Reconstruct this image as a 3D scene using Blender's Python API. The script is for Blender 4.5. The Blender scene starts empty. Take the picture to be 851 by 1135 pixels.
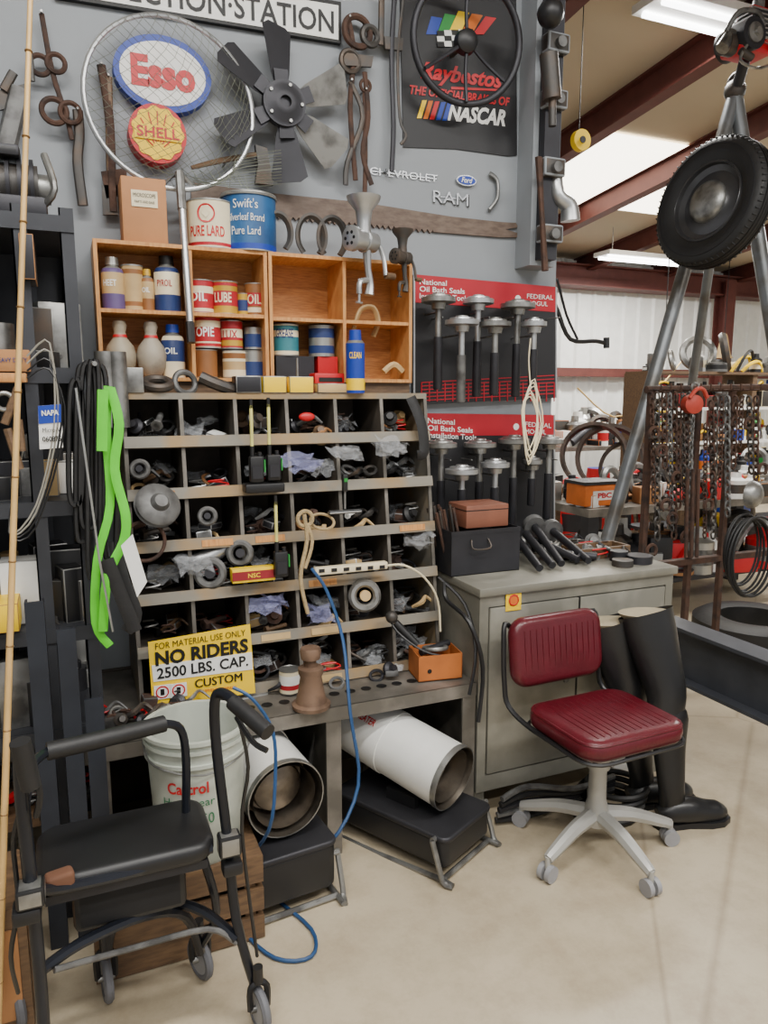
import bpy,bmesh,math,random
from mathutils import Vector,Matrix,Euler
random.seed(11)
V=Vector
R_=math.radians
# ---------------- camera ----------------
CAM=V((0,0,1.5)); PITCH=R_(9); YAW=R_(23); FPX=820.0
cd=bpy.data.cameras.new('camera'); cam=bpy.data.objects.new('camera',cd)
bpy.context.scene.collection.objects.link(cam); bpy.context.scene.camera=cam
cam.location=CAM; cam.rotation_euler=(R_(90)-PITCH,0,-YAW)
cd.sensor_fit='VERTICAL'; cd.sensor_height=36; cd.sensor_width=36*851/1135; cd.lens=FPX/1135*36; cd.clip_start=.05
F=V((math.sin(YAW)*math.cos(PITCH),math.cos(YAW)*math.cos(PITCH),-math.sin(PITCH)))
RT=V((math.cos(YAW),-math.sin(YAW),0)); UP=RT.cross(F)
WALL=2.75
def S(px,py,y=None,z=None,x=None):
    """single-view survey: photo measurement -> world point on a known real plane"""
    d=F+RT*((px-425.5)/FPX)+UP*((567.5-py)/FPX)
    if y is not None: t=y/d.y
    elif z is not None: t=(z-CAM.z)/d.z
    else: t=x/d.x
    return CAM+d*t
# ---------------- materials ----------------
def lin(c):
    if isinstance(c,str): c=tuple(int(c[i:i+2],16)/255 for i in (0,2,4))
    return tuple(((v/12.92) if v<=.04045 else ((v+.055)/1.055)**2.4) for v in c)
MC={}
def M(name,col,rough=.55,metal=0,var=.18,scale=9,bump=0,col2=None,thr=.55,emit=0,alpha=1):
    if name in MC: return MC[name]
    m=bpy.data.materials.new(name); m.use_nodes=True; nt=m.node_tree; N=nt.nodes; L=nt.links
    bs=N['Principled BSDF']; c=lin(col)
    bs.inputs['Roughness'].default_value=rough; bs.inputs['Metallic'].default_value=metal
    tc=N.new('ShaderNodeTexCoord'); no=N.new('ShaderNodeTexNoise'); no.inputs['Scale'].default_value=scale; no.inputs['Detail'].default_value=5
    L.new(tc.outputs['Object'],no.inputs['Vector'])
    rp=N.new('ShaderNodeValToRGB'); L.new(no.outputs['Fac'],rp.inputs['Fac'])
    e=rp.color_ramp.elements
    if col2 is None:
        e[0].position=.3; e[1].position=.7
        e[0].color=tuple(v*(1-var) for v in c)+(1,); e[1].color=tuple(min(1,v*(1+var)) for v in c)+(1,)
    else:
        e[0].position=thr-.1; e[1].position=thr+.1
        e[0].color=c+(1,); e[1].color=lin(col2)+(1,)
    L.new(rp.outputs['Color'],bs.inputs['Base Color'])
    if bump:
        bp=N.new('ShaderNodeBump'); bp.inputs['Strength'].default_value=bump; bp.inputs['Distance'].default_value=.01
        n2=N.new('ShaderNodeTexNoise'); n2.inputs['Scale'].default_value=scale*4; L.new(tc.outputs['Object'],n2.inputs['Vector'])
        L.new(n2.outputs['Fac'],bp.inputs['Height']); L.new(bp.outputs['Normal'],bs.inputs['Normal'])
    if emit:
        bs.inputs['Emission Color'].default_value=c+(1,); bs.inputs['Emission Strength'].default_value=emit
    if alpha<1: bs.inputs['Alpha'].default_value=alpha
    MC[name]=m; return m
def wood(name,a,b,sc=(2,12,12),rough=.55):
    m=M(name,a,rough); nt=m.node_tree; N=nt.nodes; L=nt.links
    no=[n for n in N if n.type=='TEX_NOISE'][0]; tc=[n for n in N if n.type=='TEX_COORD'][0]
    mp=N.new('ShaderNodeMapping'); mp.inputs['Scale'].default_value=sc
    L.new(tc.outputs['Object'],mp.inputs['Vector']); L.new(mp.outputs['Vector'],no.inputs['Vector'])
    rp=[n for n in N if n.type=='VALTORGB'][0]; rp.color_ramp.elements[0].color=lin(a)+(1,); rp.color_ramp.elements[1].color=lin(b)+(1,)
    return m
blk=M('black_plastic','18181a',.45); blkR=M('black_rubber','1a1a1b',.55,bump=.15); dk=M('dark_steel','37373b',.5,.6)
iron=M('old_iron','464442',.5,.5,col2='55493f',scale=14); rust=M('rusted_iron','50392e',.8,.2,col2='352a26',scale=18,bump=.3)
steel=M('worn_steel','9a9a97',.38,.75,col2='636260',scale=12); gmet=M('grey_casting','6d6d6c',.5,.4,col2='4c4b4a',scale=20); chrome=M('chrome','d2d4d6',.18,1); alu=M('cast_aluminium','b5b7b8',.35,.8)
white=M('white_paint','e6e6e2',.45,var=.05); red=M('red_paint','c0141f',.45,var=.08); yel=M('yellow_paint','f5cc00',.5,var=.06); blu=M('blue_paint','15389c',.45,var=.08)
grn=M('green_paint','1f8a35',.5); orange=M('orange_paint','cf6a1e',.6); black=M('black_ink','0c0c0d',.55,var=.02); bench=M('bench_metal','66625b',.45,.4,col2='88827a',scale=7)
cabm=M('cabinet_metal','7c7a70',.42,.25,col2='979488',scale=5); cubm=M('cubby_metal','48423b',.7,.05,col2='5c5349',scale=8)
lipm=M('cubby_lip','827d72',.55,.1,col2='977d57',scale=6,thr=.54)
pine=wood('pine_wood','9a6230','bd8244',(3,3,25)); pineL=wood('light_pine','b4763c','d09a5c',(14,3,2)); oldw=wood('old_wood','54402f','73593f',(2,10,10)); sawm=wood('saw_blade_rust','54443a','6f5f53',(3,8,8),.6)
card=M('cardboard','a5754a',.8,var=.1); bag=M('plastic_bag','b9bcc0',.2,var=.2,scale=30,bump=.8,alpha=.32); bagb=M('plastic_bag_blue','9a9dc8',.2,scale=30,bump=.8,alpha=.38)
cream=M('cream_label','e3d6b4',.5,var=.06); tan=M('tan_label','b89b6c',.6); gold=M('gold_label','c09a35',.4,.3); vinyl=M('maroon_vinyl','540f1b',.33,var=.12,scale=20,bump=.1)
bootm=M('boot_rubber','181819',.36,var=.3,scale=5,bump=.15); canvas=M('boot_lining','a0957c',.9,var=.15); limeg=M('lime_webbing','52c41c',.6,var=.12)
# ---------------- mesh builder ----------------
class B:
    def __init__(s,name): s.bm=bmesh.new(); s.name=name; s.mats=[]; s.T=Matrix()
    def mi(s,m):
        if m not in s.mats: s.mats.append(m)
        return s.mats.index(m)
    def add(s,vs,fs,m):
        bv=[s.bm.verts.new(s.T@V(v)) for v in vs]; out=[]
        for f in fs:
            try:
                q=s.bm.faces.new([bv[i] for i in f]); q.smooth=True; q.material_index=s.mi(m); out.append(q)
            except Exception: pass
        return bv,out
    def box(s,c,d,m,rot=(0,0,0),bev=0):
        c=V(c); r=rot if isinstance(rot,Matrix) else Euler([R_(a) for a in rot]).to_matrix()
        vs=[c+r@V((x*d[0]/2,y*d[1]/2,z*d[2]/2)) for x in(-1,1) for y in(-1,1) for z in(-1,1)]
        fs=[(0,1,3,2),(4,6,7,5),(0,4,5,1),(2,3,7,6),(0,2,6,4),(1,5,7,3)]
        bv,f=s.add(vs,fs,m)
        if bev:
            es=list({e for q in f for e in q.edges})
            bmesh.ops.bevel(s.bm,geom=es,offset=bev,segments=2,affect='EDGES',profile=.5)
    def bb(s,x0,x1,y0,y1,z0,z1,m,bev=0): s.box(((x0+x1)/2,(y0+y1)/2,(z0+z1)/2),(abs(x1-x0),abs(y1-y0),abs(z1-z0)),m,bev=bev)
    def lathe(s,o,ax,prof,m,n=20,mats=None):
        o=V(o); ax=V(ax).normalized(); u=ax.orthogonal().normalized(); w=ax.cross(u)
        vs=[]
        for h,r in prof:
            r=max(r,.00005)
            for i in range(n):
                a=2*math.pi*i/n; vs.append(o+ax*h+(u*math.cos(a)+w*math.sin(a))*r)
        bv=[s.bm.verts.new(s.T@v) for v in vs]
        for k in range(len(prof)-1):
            mm=mats[k] if mats else m
            for i in range(n):
                j=(i+1)%n
                q=s.bm.faces.new([bv[k*n+i],bv[k*n+j],bv[(k+1)*n+j],bv[(k+1)*n+i]]); q.smooth=True; q.material_index=s.mi(mm)
    def cyl(s,p0,p1,r,m,r1=None,n=16):
        p0=V(p0);p1=V(p1);L=(p1-p0).length; r1=r if r1 is None else r1
        s.lathe(p0,p1-p0,[(0,0),(0,r),(L,r1),(L,0)],m,n)
    def tube(s,pts,r,m,n=8,closed=False,sm=True,flat=None,fdir=None,caps=True):
        pts=[V(p) for p in pts]; rr=list(r) if isinstance(r,(list,tuple)) else [r]*len(pts)
        if sm and len(pts)>2:
            P=[];Q=[];K=len(pts); rng=K if closed else K-1
            for i in range(rng):
                g=lambda k:pts[k%K] if closed else pts[min(max(k,0),K-1)]
                a,b,c,d=g(i-1),g(i),g(i+1),g(i+2)
                for t in (0,.25,.5,.75):
                    P.append(.5*((2*b)+(c-a)*t+(2*a-5*b+4*c-d)*t*t+(3*b-a-3*c+d)*t**3)); Q.append(rr[i]*(1-t)+rr[(i+1)%K]*t)
            if not closed: P.append(pts[-1]);Q.append(rr[-1])
            pts,rr=P,Q
        K=len(pts); vs=[]; u=None
        for i,p in enumerate(pts):
            a=pts[(i-1)%K] if (closed or i>0) else p; b=pts[(i+1)%K] if (closed or i<K-1) else p
            t=(b-a); t=t.normalized() if t.length>1e-9 else V((0,0,1))
            if fdir is not None: u=(V(fdir)-t*t.dot(V(fdir))).normalized()
            elif u is None: u=t.orthogonal().normalized()
            else:
                u=u-t*t.dot(u); u=u.normalized() if u.length>1e-6 else t.orthogonal().normalized()
            w=t.cross(u); f=flat or 1
            for j in range(n):
                an=2*math.pi*j/n; vs.append(p+(u*math.cos(an)+w*math.sin(an)*f)*rr[i])
        fs=[]
        for i in range(K if closed else K-1):
            for j in range(n): fs.append((i*n+j,i*n+(j+1)%n,((i+1)%K)*n+(j+1)%n,((i+1)%K)*n+j))
        if not closed and caps: fs.append(tuple(range(n-1,-1,-1))); fs.append(tuple((K-1)*n+j for j in range(n)))
        s.add(vs,fs,m)
    def torus(s,c,ax,R,r,m,n=28,k=8,a0=0,a1=360):
        ax=V(ax).normalized(); u=ax.orthogonal().normalized() if abs(ax.z)>.9 else V((0,0,1)).cross(ax).normalized(); w=ax.cross(u)
        full=(a1-a0)>=360; nn=n if full else n+1
        s.tube([V(c)+(u*math.cos(R_(a0+(a1-a0)*i/n))+w*math.sin(R_(a0+(a1-a0)*i/n)))*R for i in range(nn)],r,m,k,closed=full,sm=False)
    def sph(s,c,r,m,sc=(1,1,1),n=12,jit=0):
        vs=[];fs=[];K=8
        for i in range(K+1):
            for j in range(n):
                p=math.pi*i/K;a=2*math.pi*j/n; q=1+random.uniform(-jit,jit)
                vs.append(V(c)+V((math.sin(p)*math.cos(a)*sc[0],math.sin(p)*math.sin(a)*sc[1],math.cos(p)*sc[2]))*r*q)
        for i in range(K):
            for j in range(n): fs.append((i*n+j,(i+1)*n+j,(i+1)*n+(j+1)%n,i*n+(j+1)%n))
        s.add(vs,fs,m)
    def ext(s,pts,vec,m,mside=None):
        n=len(pts);pts=[V(p) for p in pts];vec=V(vec)
        s.add(pts,[tuple(range(n))],m); 
        s.add([p+vec for p in pts],[tuple(range(n-1,-1,-1))],mside or m)
        s.add(pts+[p+vec for p in pts],[(i,(i+1)%n,n+(i+1)%n,n+i) for i in range(n)],mside or m)
    def pl(s,pp,y,th,m,mside=None): s.ext([S(a,b,y=y) for a,b in pp],(0,th,0),m,mside)
    def disc(s,c,rx,rz,y,th,m,mside=None,n=36):
        s.ext([V((c[0]+rx*math.cos(2*math.pi*i/n),y,c[2]+rz*math.sin(2*math.pi*i/n))) for i in range(n)],(0,th,0),m,mside)
    def rr(s,c,d,rad,e,m,k=5,ax=None,steps=4):
        """rounded cushion: outline in local x/y, thickness z"""
        A=ax or Matrix.Identity(3)
        H=[(-d[2]/2+e*(1-math.cos(math.pi/2*i/steps)),e*(1-math.sin(math.pi/2*i/steps))) for i in range(steps+1)]
        rings=H+[(-z,i) for z,i in H[::-1]]
        vs=[];cnt=None
        for z,ins in rings:
            ring=[]
            for q,(sx,sy) in enumerate(((1,1),(-1,1),(-1,-1),(1,-1))):
                r=max(rad-ins,.001)
                for j in range(k+1):
                    an=math.pi/2*(q+j/k); ring.append(V(c)+A@V((sx*(d[0]/2-rad)+math.cos(an)*r,sy*(d[1]/2-rad)+math.sin(an)*r,z)))
            cnt=len(ring); vs+=ring
        fs=[]
        for i in range(len(rings)-1):
            for j in range(cnt): fs.append((i*cnt+j,i*cnt+(j+1)%cnt,(i+1)*cnt+(j+1)%cnt,(i+1)*cnt+j))
        fs.append(tuple(range(cnt-1,-1,-1)));fs.append(tuple((len(rings)-1)*cnt+j for j in range(cnt)))
        s.add(vs,fs,m)
    def text(s,t,c,h,w,m,x=(1,0,0),up=(0,0,1),bold=.02,shear=0,cyl=None):
        if 'M' in t or 'W' in t: bold=0
        cu=bpy.data.curves.new('t','FONT'); cu.body=t; cu.size=1; cu.offset=bold; cu.shear=shear; cu.resolution_u=3
        ob=bpy.data.objects.new('t',cu); bpy.context.scene.collection.objects.link(ob)
        me=bpy.data.meshes.new_from_object(ob); vs=[v.co.copy() for v in me.vertices]; fs=[tuple(p.vertices) for p in me.polygons]
        bpy.data.objects.remove(ob); bpy.data.curves.remove(cu); bpy.data.meshes.remove(me)
        if not vs: return
        x0=min(v.x for v in vs);x1=max(v.x for v in vs);y0=min(v.y for v in vs);y1=max(v.y for v in vs)
        X=V(x).normalized();U=V(up).normalized();out=[]
        for v in vs:
            a=((v.x-x0)/(x1-x0)-.5)*w; b=((v.y-y0)/(y1-y0)-.5)*h
            if cyl:
                r,th=cyl; g=th+a/r; out.append(V(c)+V((math.sin(g)*r,-math.cos(g)*r,b)))
            else: out.append(V(c)+X*a+U*b)
        s.add(out,fs,m)
    def tx(s,t,p0,p1,h,y,m,bold=.02,shear=0):
        a=S(*p0,y=y);b=S(*p1,y=y); mx=(p0[0]+p1[0])/2;my=(p0[1]+p1[1])/2
        H=(S(mx,my-h/2,y=y)-S(mx,my+h/2,y=y)).length; s.text(t,(a+b)/2,H,(b-a).length,m,x=(b-a),bold=bold,shear=shear)
    def fin(s,ang=38):
        bm=s.bm; bmesh.ops.recalc_face_normals(bm,faces=bm.faces[:])
        me=bpy.data.meshes.new(s.name)
        c=V((0,0,0))
        if bm.verts:
            lo=V([min(v.co[i] for v in bm.verts) for i in range(3)]);hi=V([max(v.co[i] for v in bm.verts) for i in range(3)]); c=V(((lo.x+hi.x)/2,(lo.y+hi.y)/2,lo.z))
            for v in bm.verts: v.co-=c
        bm.to_mesh(me); bm.free()
        for m in s.mats: me.materials.append(m)
        me.set_sharp_from_angle(angle=R_(ang))
        ob=bpy.data.objects.new(s.name,me); ob.location=c; bpy.context.scene.collection.objects.link(ob); return ob
def can(b,p,r,h,body,bands=(),lid=steel,txt=None,tm=None,tz=.5,th=.3,tw=1.4):
    prof=[(0,0),(0,r),(.004,r)];mats=[lid,lid]
    for f0,f1,m in bands:
        if f0*h>prof[-1][0]+1e-4: prof.append((f0*h,r));mats.append(body)
        prof.append((f1*h,r));mats.append(m)
    if prof[-1][0]<h*.97: prof.append((h*.97,r));mats.append(body)
    prof+= [(h*.97,r*1.03),(h,r*1.03),(h,r*.93),(h*.985,r*.9),(h*.985,0)];mats+=[lid]*5
    b.lathe(p,(0,0,1),prof,body,24,mats)
    if txt: b.text(txt,V(p)+V((0,0,h*tz)),h*th,r*tw,tm or white,cyl=(r*1.012,-.35))
# ---------------- room ----------------
def roofz(y): return 3.4+.1*(9-y)
b=B('floor'); 
conc=M('concrete_floor','b5a890',.32,var=.1,scale=1.1,bump=.02)
nt=conc.node_tree; bs=nt.nodes['Principled BSDF']
n2=nt.nodes.new('ShaderNodeTexNoise'); n2.inputs['Scale'].default_value=4.5; n2.inputs['Detail'].default_value=10; n2.inputs['Roughness'].default_value=.75
tc=[n for n in nt.nodes if n.type=='TEX_COORD'][0]; nt.links.new(tc.outputs['Object'],n2.inputs['Vector'])
r2=nt.nodes.new('ShaderNodeValToRGB'); r2.color_ramp.elements[0].position=.32; r2.color_ramp.elements[0].color=(.55,.49,.41,1); r2.color_ramp.elements[1].position=.58; r2.color_ramp.elements[1].color=(1,1,1,1)
nt.links.new(n2.outputs['Fac'],r2.inputs['Fac'])
mx=nt.nodes.new('ShaderNodeMixRGB'); mx.blend_type='MULTIPLY'; mx.inputs['Fac'].default_value=.55
rp=[n for n in nt.nodes if n.type=='VALTORGB'][0]; nt.links.new(rp.outputs['Color'],mx.inputs['Color1']); nt.links.new(r2.outputs['Color'],mx.inputs['Color2'])
vo=nt.nodes.new('ShaderNodeTexVoronoi'); vo.feature='DISTANCE_TO_EDGE'; vo.inputs['Scale'].default_value=.45; nt.links.new(tc.outputs['Object'],vo.inputs['Vector'])
r3=nt.nodes.new('ShaderNodeValToRGB'); r3.color_ramp.elements[0].position=0; r3.color_ramp.elements[0].color=(.5,.45,.4,1); r3.color_ramp.elements[1].position=.004; r3.color_ramp.elements[1].color=(1,1,1,1); nt.links.new(vo.outputs['Distance'],r3.inputs['Fac'])
m3=nt.nodes.new('ShaderNodeMixRGB'); m3.blend_type='MULTIPLY'; m3.inputs['Fac'].default_value=.5; nt.links.new(mx.outputs['Color'],m3.inputs['Color1']); nt.links.new(r3.outputs['Color'],m3.inputs['Color2']); nt.links.new(m3.outputs['Color'],bs.inputs['Base Color'])
b.bb(-2.6,12.1,-4,9.1,-.1,0,conc); b.fin()
wallm=M('grey_wall_paint','888d92',.55,var=.07,scale=2,bump=.02)
b=B('wall_display'); b.bb(-2.6,1.97,WALL,WALL+.12,0,3.98,wallm); b.fin()
b=B('wall_left'); b.bb(-2.7,-2.6,-4,2.9,0,4.6,wallm); b.fin()
corr=M('corrugated_white','e4e5e0',.5,.05,var=.05)
def corrugated(name,p0,p1,z0,z1):
    b=B(name);p0=V(p0);p1=V(p1);L=(p1-p0).length;d=(p1-p0).normalized();nrm=V((d.y,-d.x,0));pts=[]
    x=0
    while x<L:
        for dx,o in ((0,0),(.16,0),(.19,.03),(.22,.03),(.25,0)):
            if x+dx<=L: pts.append(p0+d*(x+dx)+nrm*o)
        x+=.28
    n=len(pts); b.add([q+V((0,0,z0)) for q in pts]+[q+V((0,0,z1)) for q in pts],[(i,i+1,n+i+1,n+i) for i in range(n-1)],corr); return b.fin(20)
corrugated('wall_back',(-2.6,9,0),(12,9,0),0,3.4); corrugated('wall_right',(12,9,0),(12,-4,0),0,4.2)
roofm=M('roof_insulation','b8ac95',.7,var=.08,scale=.8)
b=B('ceiling')
for o in (0,.1): b.add([(-2.6,9.1,roofz(9.1)+o),(12.1,9.1,roofz(9.1)+o),(12.1,-4,roofz(-4)+o),(-2.6,-4,roofz(-4)+o)],[(0,1,2,3)],roofm)
b.fin()
rb=M('red_oxide_steel','5c2f29',.6,.1,var=.15)
for i,x in enumerate((.2,1.5,2.8,4.1,5.4,6.8,8.2,9.6,11)):
    b=B('roof_rafter')
    for dz,wd,ht in ((-.01,.12,.015),(-.11,.015,.2),(-.215,.12,.015)):
        y0,y1=-4,9; 
        b.add([(x+sx*wd/2,yy,roofz(yy)+dz+sz*ht/2) for yy in (y0,y1) for sx in(-1,1) for sz in(-1,1)],[(0,1,3,2),(4,6,7,5),(0,4,5,1),(2,3,7,6),(0,2,6,4),(1,5,7,3)],rb)
    b.fin()
b=B('eave_beam'); b.bb(2,12,8.7,8.9,3.0,3.25,rb); b.bb(2,12,8.6,8.95,3.25,3.27,rb); b.bb(2,12,8.6,8.95,2.98,3.0,rb); b.fin()
b=B('wall_girt_beam'); b.bb(2,12,8.8,8.93,1.76,1.88,rb); b.fin()
for x in (9.3,):
    b=B('steel_column'); b.bb(x-.1,x+.1,8.55,8.57,0,3.2,rb); b.bb(x-.1,x+.1,8.75,8.77,0,3.2,rb); b.bb(x-.01,x+.01,8.57,8.75,0,3.2,rb); b.fin()
sky=M('skylight_panel','fff6e2',.5,emit=6.5,var=.02)
b=B('window_1'); b.add([(4.25,5.5,roofz(5.5)-.015),(6.7,5.5,roofz(5.5)-.015),(6.7,7.1,roofz(7.1)-.015),(4.25,7.1,roofz(7.1)-.015)],[(0,1,2,3)],sky); b.fin()
tubem=M('fluorescent_tube','ffffff',.5,emit=10,var=0)
def fixture(x,y,z,L,e,w=.3):
    b=B('fluorescent_light'); b.box((x,y,z),(L,w,.05),white)
    for o in (-.08,.08): b.cyl((x-L/2+.03,y+o,z-.045),(x+L/2-.03,y+o,z-.045),.018,tubem,n=8)
    for o in (-L*.4,L*.4): b.cyl((x+o,y,z),(x+o,y,roofz(y)-.02),.004,steel,n=6)
    b.fin()
    l=bpy.data.lights.new('tube_lamp','AREA'); l.shape='RECTANGLE'; l.size=L; l.size_y=w; l.energy=e; l.color=(1,.975,.93)
    o=bpy.data.objects.new('tube_lamp',l); o.location=(x,y,z-.09); bpy.context.scene.collection.objects.link(o)
fixture(0.2,.6,3.9,2.4,112); fixture(-.6,-1.6,4.0,2.4,105); fixture(2.6,-.6,3.95,2.4,150); fixture(3.95,3.78,3.8,1.3,110); fixture(6.9,7.6,3.2,1.6,135); fixture(8.0,4.0,3.7,2.4,240)
w=bpy.data.worlds.new('world'); bpy.context.scene.world=w; w.use_nodes=True; w.node_tree.nodes['Background'].inputs[0].default_value=(.98,.98,1,1); w.node_tree.nodes['Background'].inputs[1].default_value=.75
# ---------------- wall edge column ----------------
b=B('steel_post'); x0=S(588,150,y=2.66).x; b.bb(x0,x0+.12,2.64,2.75,2.02,3.9,wallm); b.bb(x0+.025,x0+.1,2.6,2.64,2.04,3.9,dk)
for z in (2.1,2.35,2.6,2.8): b.bb(x0+.01,x0+.11,2.57,2.62,z,z+.07,iron,bev=.008); b.cyl((x0+.06,2.55,z+.03),(x0+.06,2.6,z+.03),.02,gmet)
b.fin()
b=B('wall_tool_bracket'); b.tube([S(597,175,y=2.55),S(600,230,y=2.55),S(604,300,y=2.55)],[.03,.02,.028],rust,8,flat=.5); b.sph(S(610,15,y=2.5),.05,blk); b.cyl(S(608,60,y=2.52),S(612,110,y=2.52),.035,iron); b.cyl(S(612,140,y=2.52),S(612,110,y=2.52),.015,iron); b.fin()
b=B('pipe_elbow'); b.tube([S(616,178,y=2.62),S(618,215,y=2.6),S(630,228,y=2.6),S(632,245,y=2.6)],[.02,.028,.035,.04],alu,12); b.fin()
# ---------------- signs on the wall ----------------
b=B('inspection_sign'); y=2.728
b.pl([(60,-50),(378,2),(378,48),(60,-4)],y,.021,black); b.pl([(64,-45),(375,6),(375,44),(64,-8)],y-.002,.002,white)
b.tx('INSPECTION·STATION',(78,-24),(370,25),27,y-.004,black,.015); b.fin()
b=B('fuel_oval_sign'); c=S(181,82,y=2.7); b.disc(c,.156,.118,2.70,.05,blu); b.disc(c,.137,.097,2.698,.002,white); b.text('Esso',(c.x,2.696,c.z),.098,.205,red,bold=.05); b.fin()
b=B('shell_round_sign'); c=S(175,148,y=2.68); b.disc(c,.092,.092,2.68,.07,red); 
pts=[V((c.x+.081*(1+.05*math.cos(11*a))*math.cos(a),2.677,c.z+.081*(1+.05*math.cos(11*a))*math.sin(a))) for a in [2*math.pi*i/66 for i in range(66)]]
b.ext(pts,(0,.002,0),yel)
for k in range(7):
    a=R_(30+k*20); b.tube([(c.x+.02*math.cos(a),2.676,c.z-.055+.03*math.sin(a)),(c.x+.11*math.cos(a)*.75,2.676,c.z-.048+.115*math.sin(a))],.0025,red,4,sm=False)
b.box((c.x,2.6735,c.z),(.15,.004,.044),yel); b.text('SHELL',(c.x,2.670,c.z),.034,.135,red,bold=.02); b.fin()
# fishing net
b=B('landing_net'); c=S(190,115,y=2.66); R=.268
b.torus(c,(0,-1,.05),R,.008,alu,48,8)
hb=S(199,191,y=2.62); he=S(212,380,y=2.5); b.tube([c+V((-.05,0,-R+.005)),hb,he],.012,alu,10,sm=False); b.tube([c+V((.07,0,-R+.01)),hb],.009,alu,8,sm=False); b.tube([hb,hb.lerp(he,.22)],.015,steel,8,sm=False); b.tube([he.lerp(hb,.12),he],.014,blk,8,sm=False)
cord=M('net_cord','75796c',.8)
for k in range(-11,12):
    o=k*R/11.5
    hl=math.sqrt(max(0,R*R-o*o))
    for sgn in (1,-1):
        pts=[]
        for i in range(11):
            t=-hl+2*hl*i/10; xx=(t*.7071+sgn*o*.7071); zz=(sgn*t*.7071-o*.7071)
            dd=max(0,1-(xx*xx+zz*zz)/(R*R)); pts.append(V((c.x+xx+.07*dd+.009*dd*math.sin(k+i*2),c.y-.03*dd,c.z+zz-.05*dd+.009*dd*math.cos(k*2+i))))
        b.tube(pts,.0009,cord,3,sm=False)
for k in range(12): b.tube([c+V((-.1+.03*k,-.02,-R*.75)),c+V((.0+.022*k,-.02,-R*.85-.01*(k%3))),c+V((.2,-.02,-R*.9+.008*k)),c+V((.36,-.02,-R*.8+.01*k))],.0012,cord,3)
b.fin()
# fan
b=B('radiator_fan'); c=S(314,116,y=2.66)
def blade(an,m):
    a=R_(an);u=V((math.cos(a),0,math.sin(a)));t=V((-math.sin(a),0,math.cos(a)))
    pts=[c+u*.06-t*.022,c+u*.1-t*.035+V((0,.01,0)),c+u*.235-t*.06+V((0,.03,0)),c+u*.25-t*.04+V((0,.02,0)),c+u*.255+t*.03+V((0,-.02,0)),c+u*.24+t*.055+V((0,-.03,0)),c+u*.1+t*.035+V((0,-.01,0)),c+u*.06+t*.022]
    b.ext(pts,(0,.003,0),m)
    b.ext([c-t*.02+V((0,-.006,0)),c+u*.11-t*.026+V((0,-.003,0)),c+u*.11+t*.026+V((0,-.009,0)),c+t*.02+V((0,-.006,0))],(0,-.004,0),dk)
for an,m in ((145,dk),(95,dk),(25,steel),(-35,steel),(-85,dk),(-150,dk)): blade(an,m)
b.lathe(c+V((0,.01,0)),(0,-1,0),[(0,0),(0,.075),(.03,.075),(.03,.06),(.045,.04),(.045,.02),(.03,.018),(.03,0)],dk,28); b.cyl(c,(c.x,2.75,c.z),.015,iron)
for k in range(5): a=R_(72*k); b.cyl(c+V((math.cos(a)*.06,-.02,math.sin(a)*.06)),c+V((math.cos(a)*.06,-.028,math.sin(a)*.06)),.006,steel,n=6)
b.fin()
# banner
b=B('racing_banner'); y=2.744
b.pl([(443,-25),(572,-12),(573,172),(563,173),(505,165),(447,163)],y,.005,M('banner_black','17171a',.5,var=.1,scale=3))
for k,(cc) in enumerate((blu,grn,yel,orange,red)):
    x=472+k*13; b.pl([(x,34+abs(k-2)*2),(x+6+k*2,12+abs(k-2)*3),(x+18+k*2,14+abs(k-2)*3),(x+12,38)],y-.002-.0005*k,.001,cc)
for i in range(5):
    for j in range(3):
        b.pl([(484+i*8,34+j*6-i*.5),(492+i*8,34+j*6-i*.5),(493+i*8,40+j*6-i*.5),(485+i*8,40+j*6-i*.5)],y-.006,.001,white if (i+j)%2 else black)
b.tx('Raybestos',(466,80),(557,92),24,y-.003,red,.03,.35)
b.pl([(500,96),(558,99),(558,101),(500,99)],y-.003,.001,red)
b.tx('THE OFFICIAL BRAKES OF',(454,99),(565,113),10,y-.003,red,.03,.2)
for k,cc in enumerate((yel,orange,red,blu,blu)): b.pl([(462+k*7,131+k*.7),(468+k*7,111+k*.7),(473+k*7,111+k*.7),(467+k*7,131+k*.7)],y-.003,.001,cc)
b.tx('NASCAR',(496,124),(560,131),19,y-.003,white,.04,.3); b.fin()
b=B('steering_wheel'); c=S(518,45,y=2.62); ax=V((-.1,-1,-.1)).normalized()
b.torus(c,ax,.212,.013,dk,48,10); b.lathe(c+V((0,.02,0)),ax,[(0,0),(0,.045),(.03,.04),(.045,.02),(.045,0)],blk,24); b.cyl(c,(c.x,2.75,c.z),.012,iron)
for an in (-35,-90,-145,90):
    a=R_(an); b.tube([c,c+V((math.cos(a)*.1,.012,math.sin(a)*.1)),c+V((math.cos(a)*.212,0,math.sin(a)*.212))],.007,dk,6)
b.fin()
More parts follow.
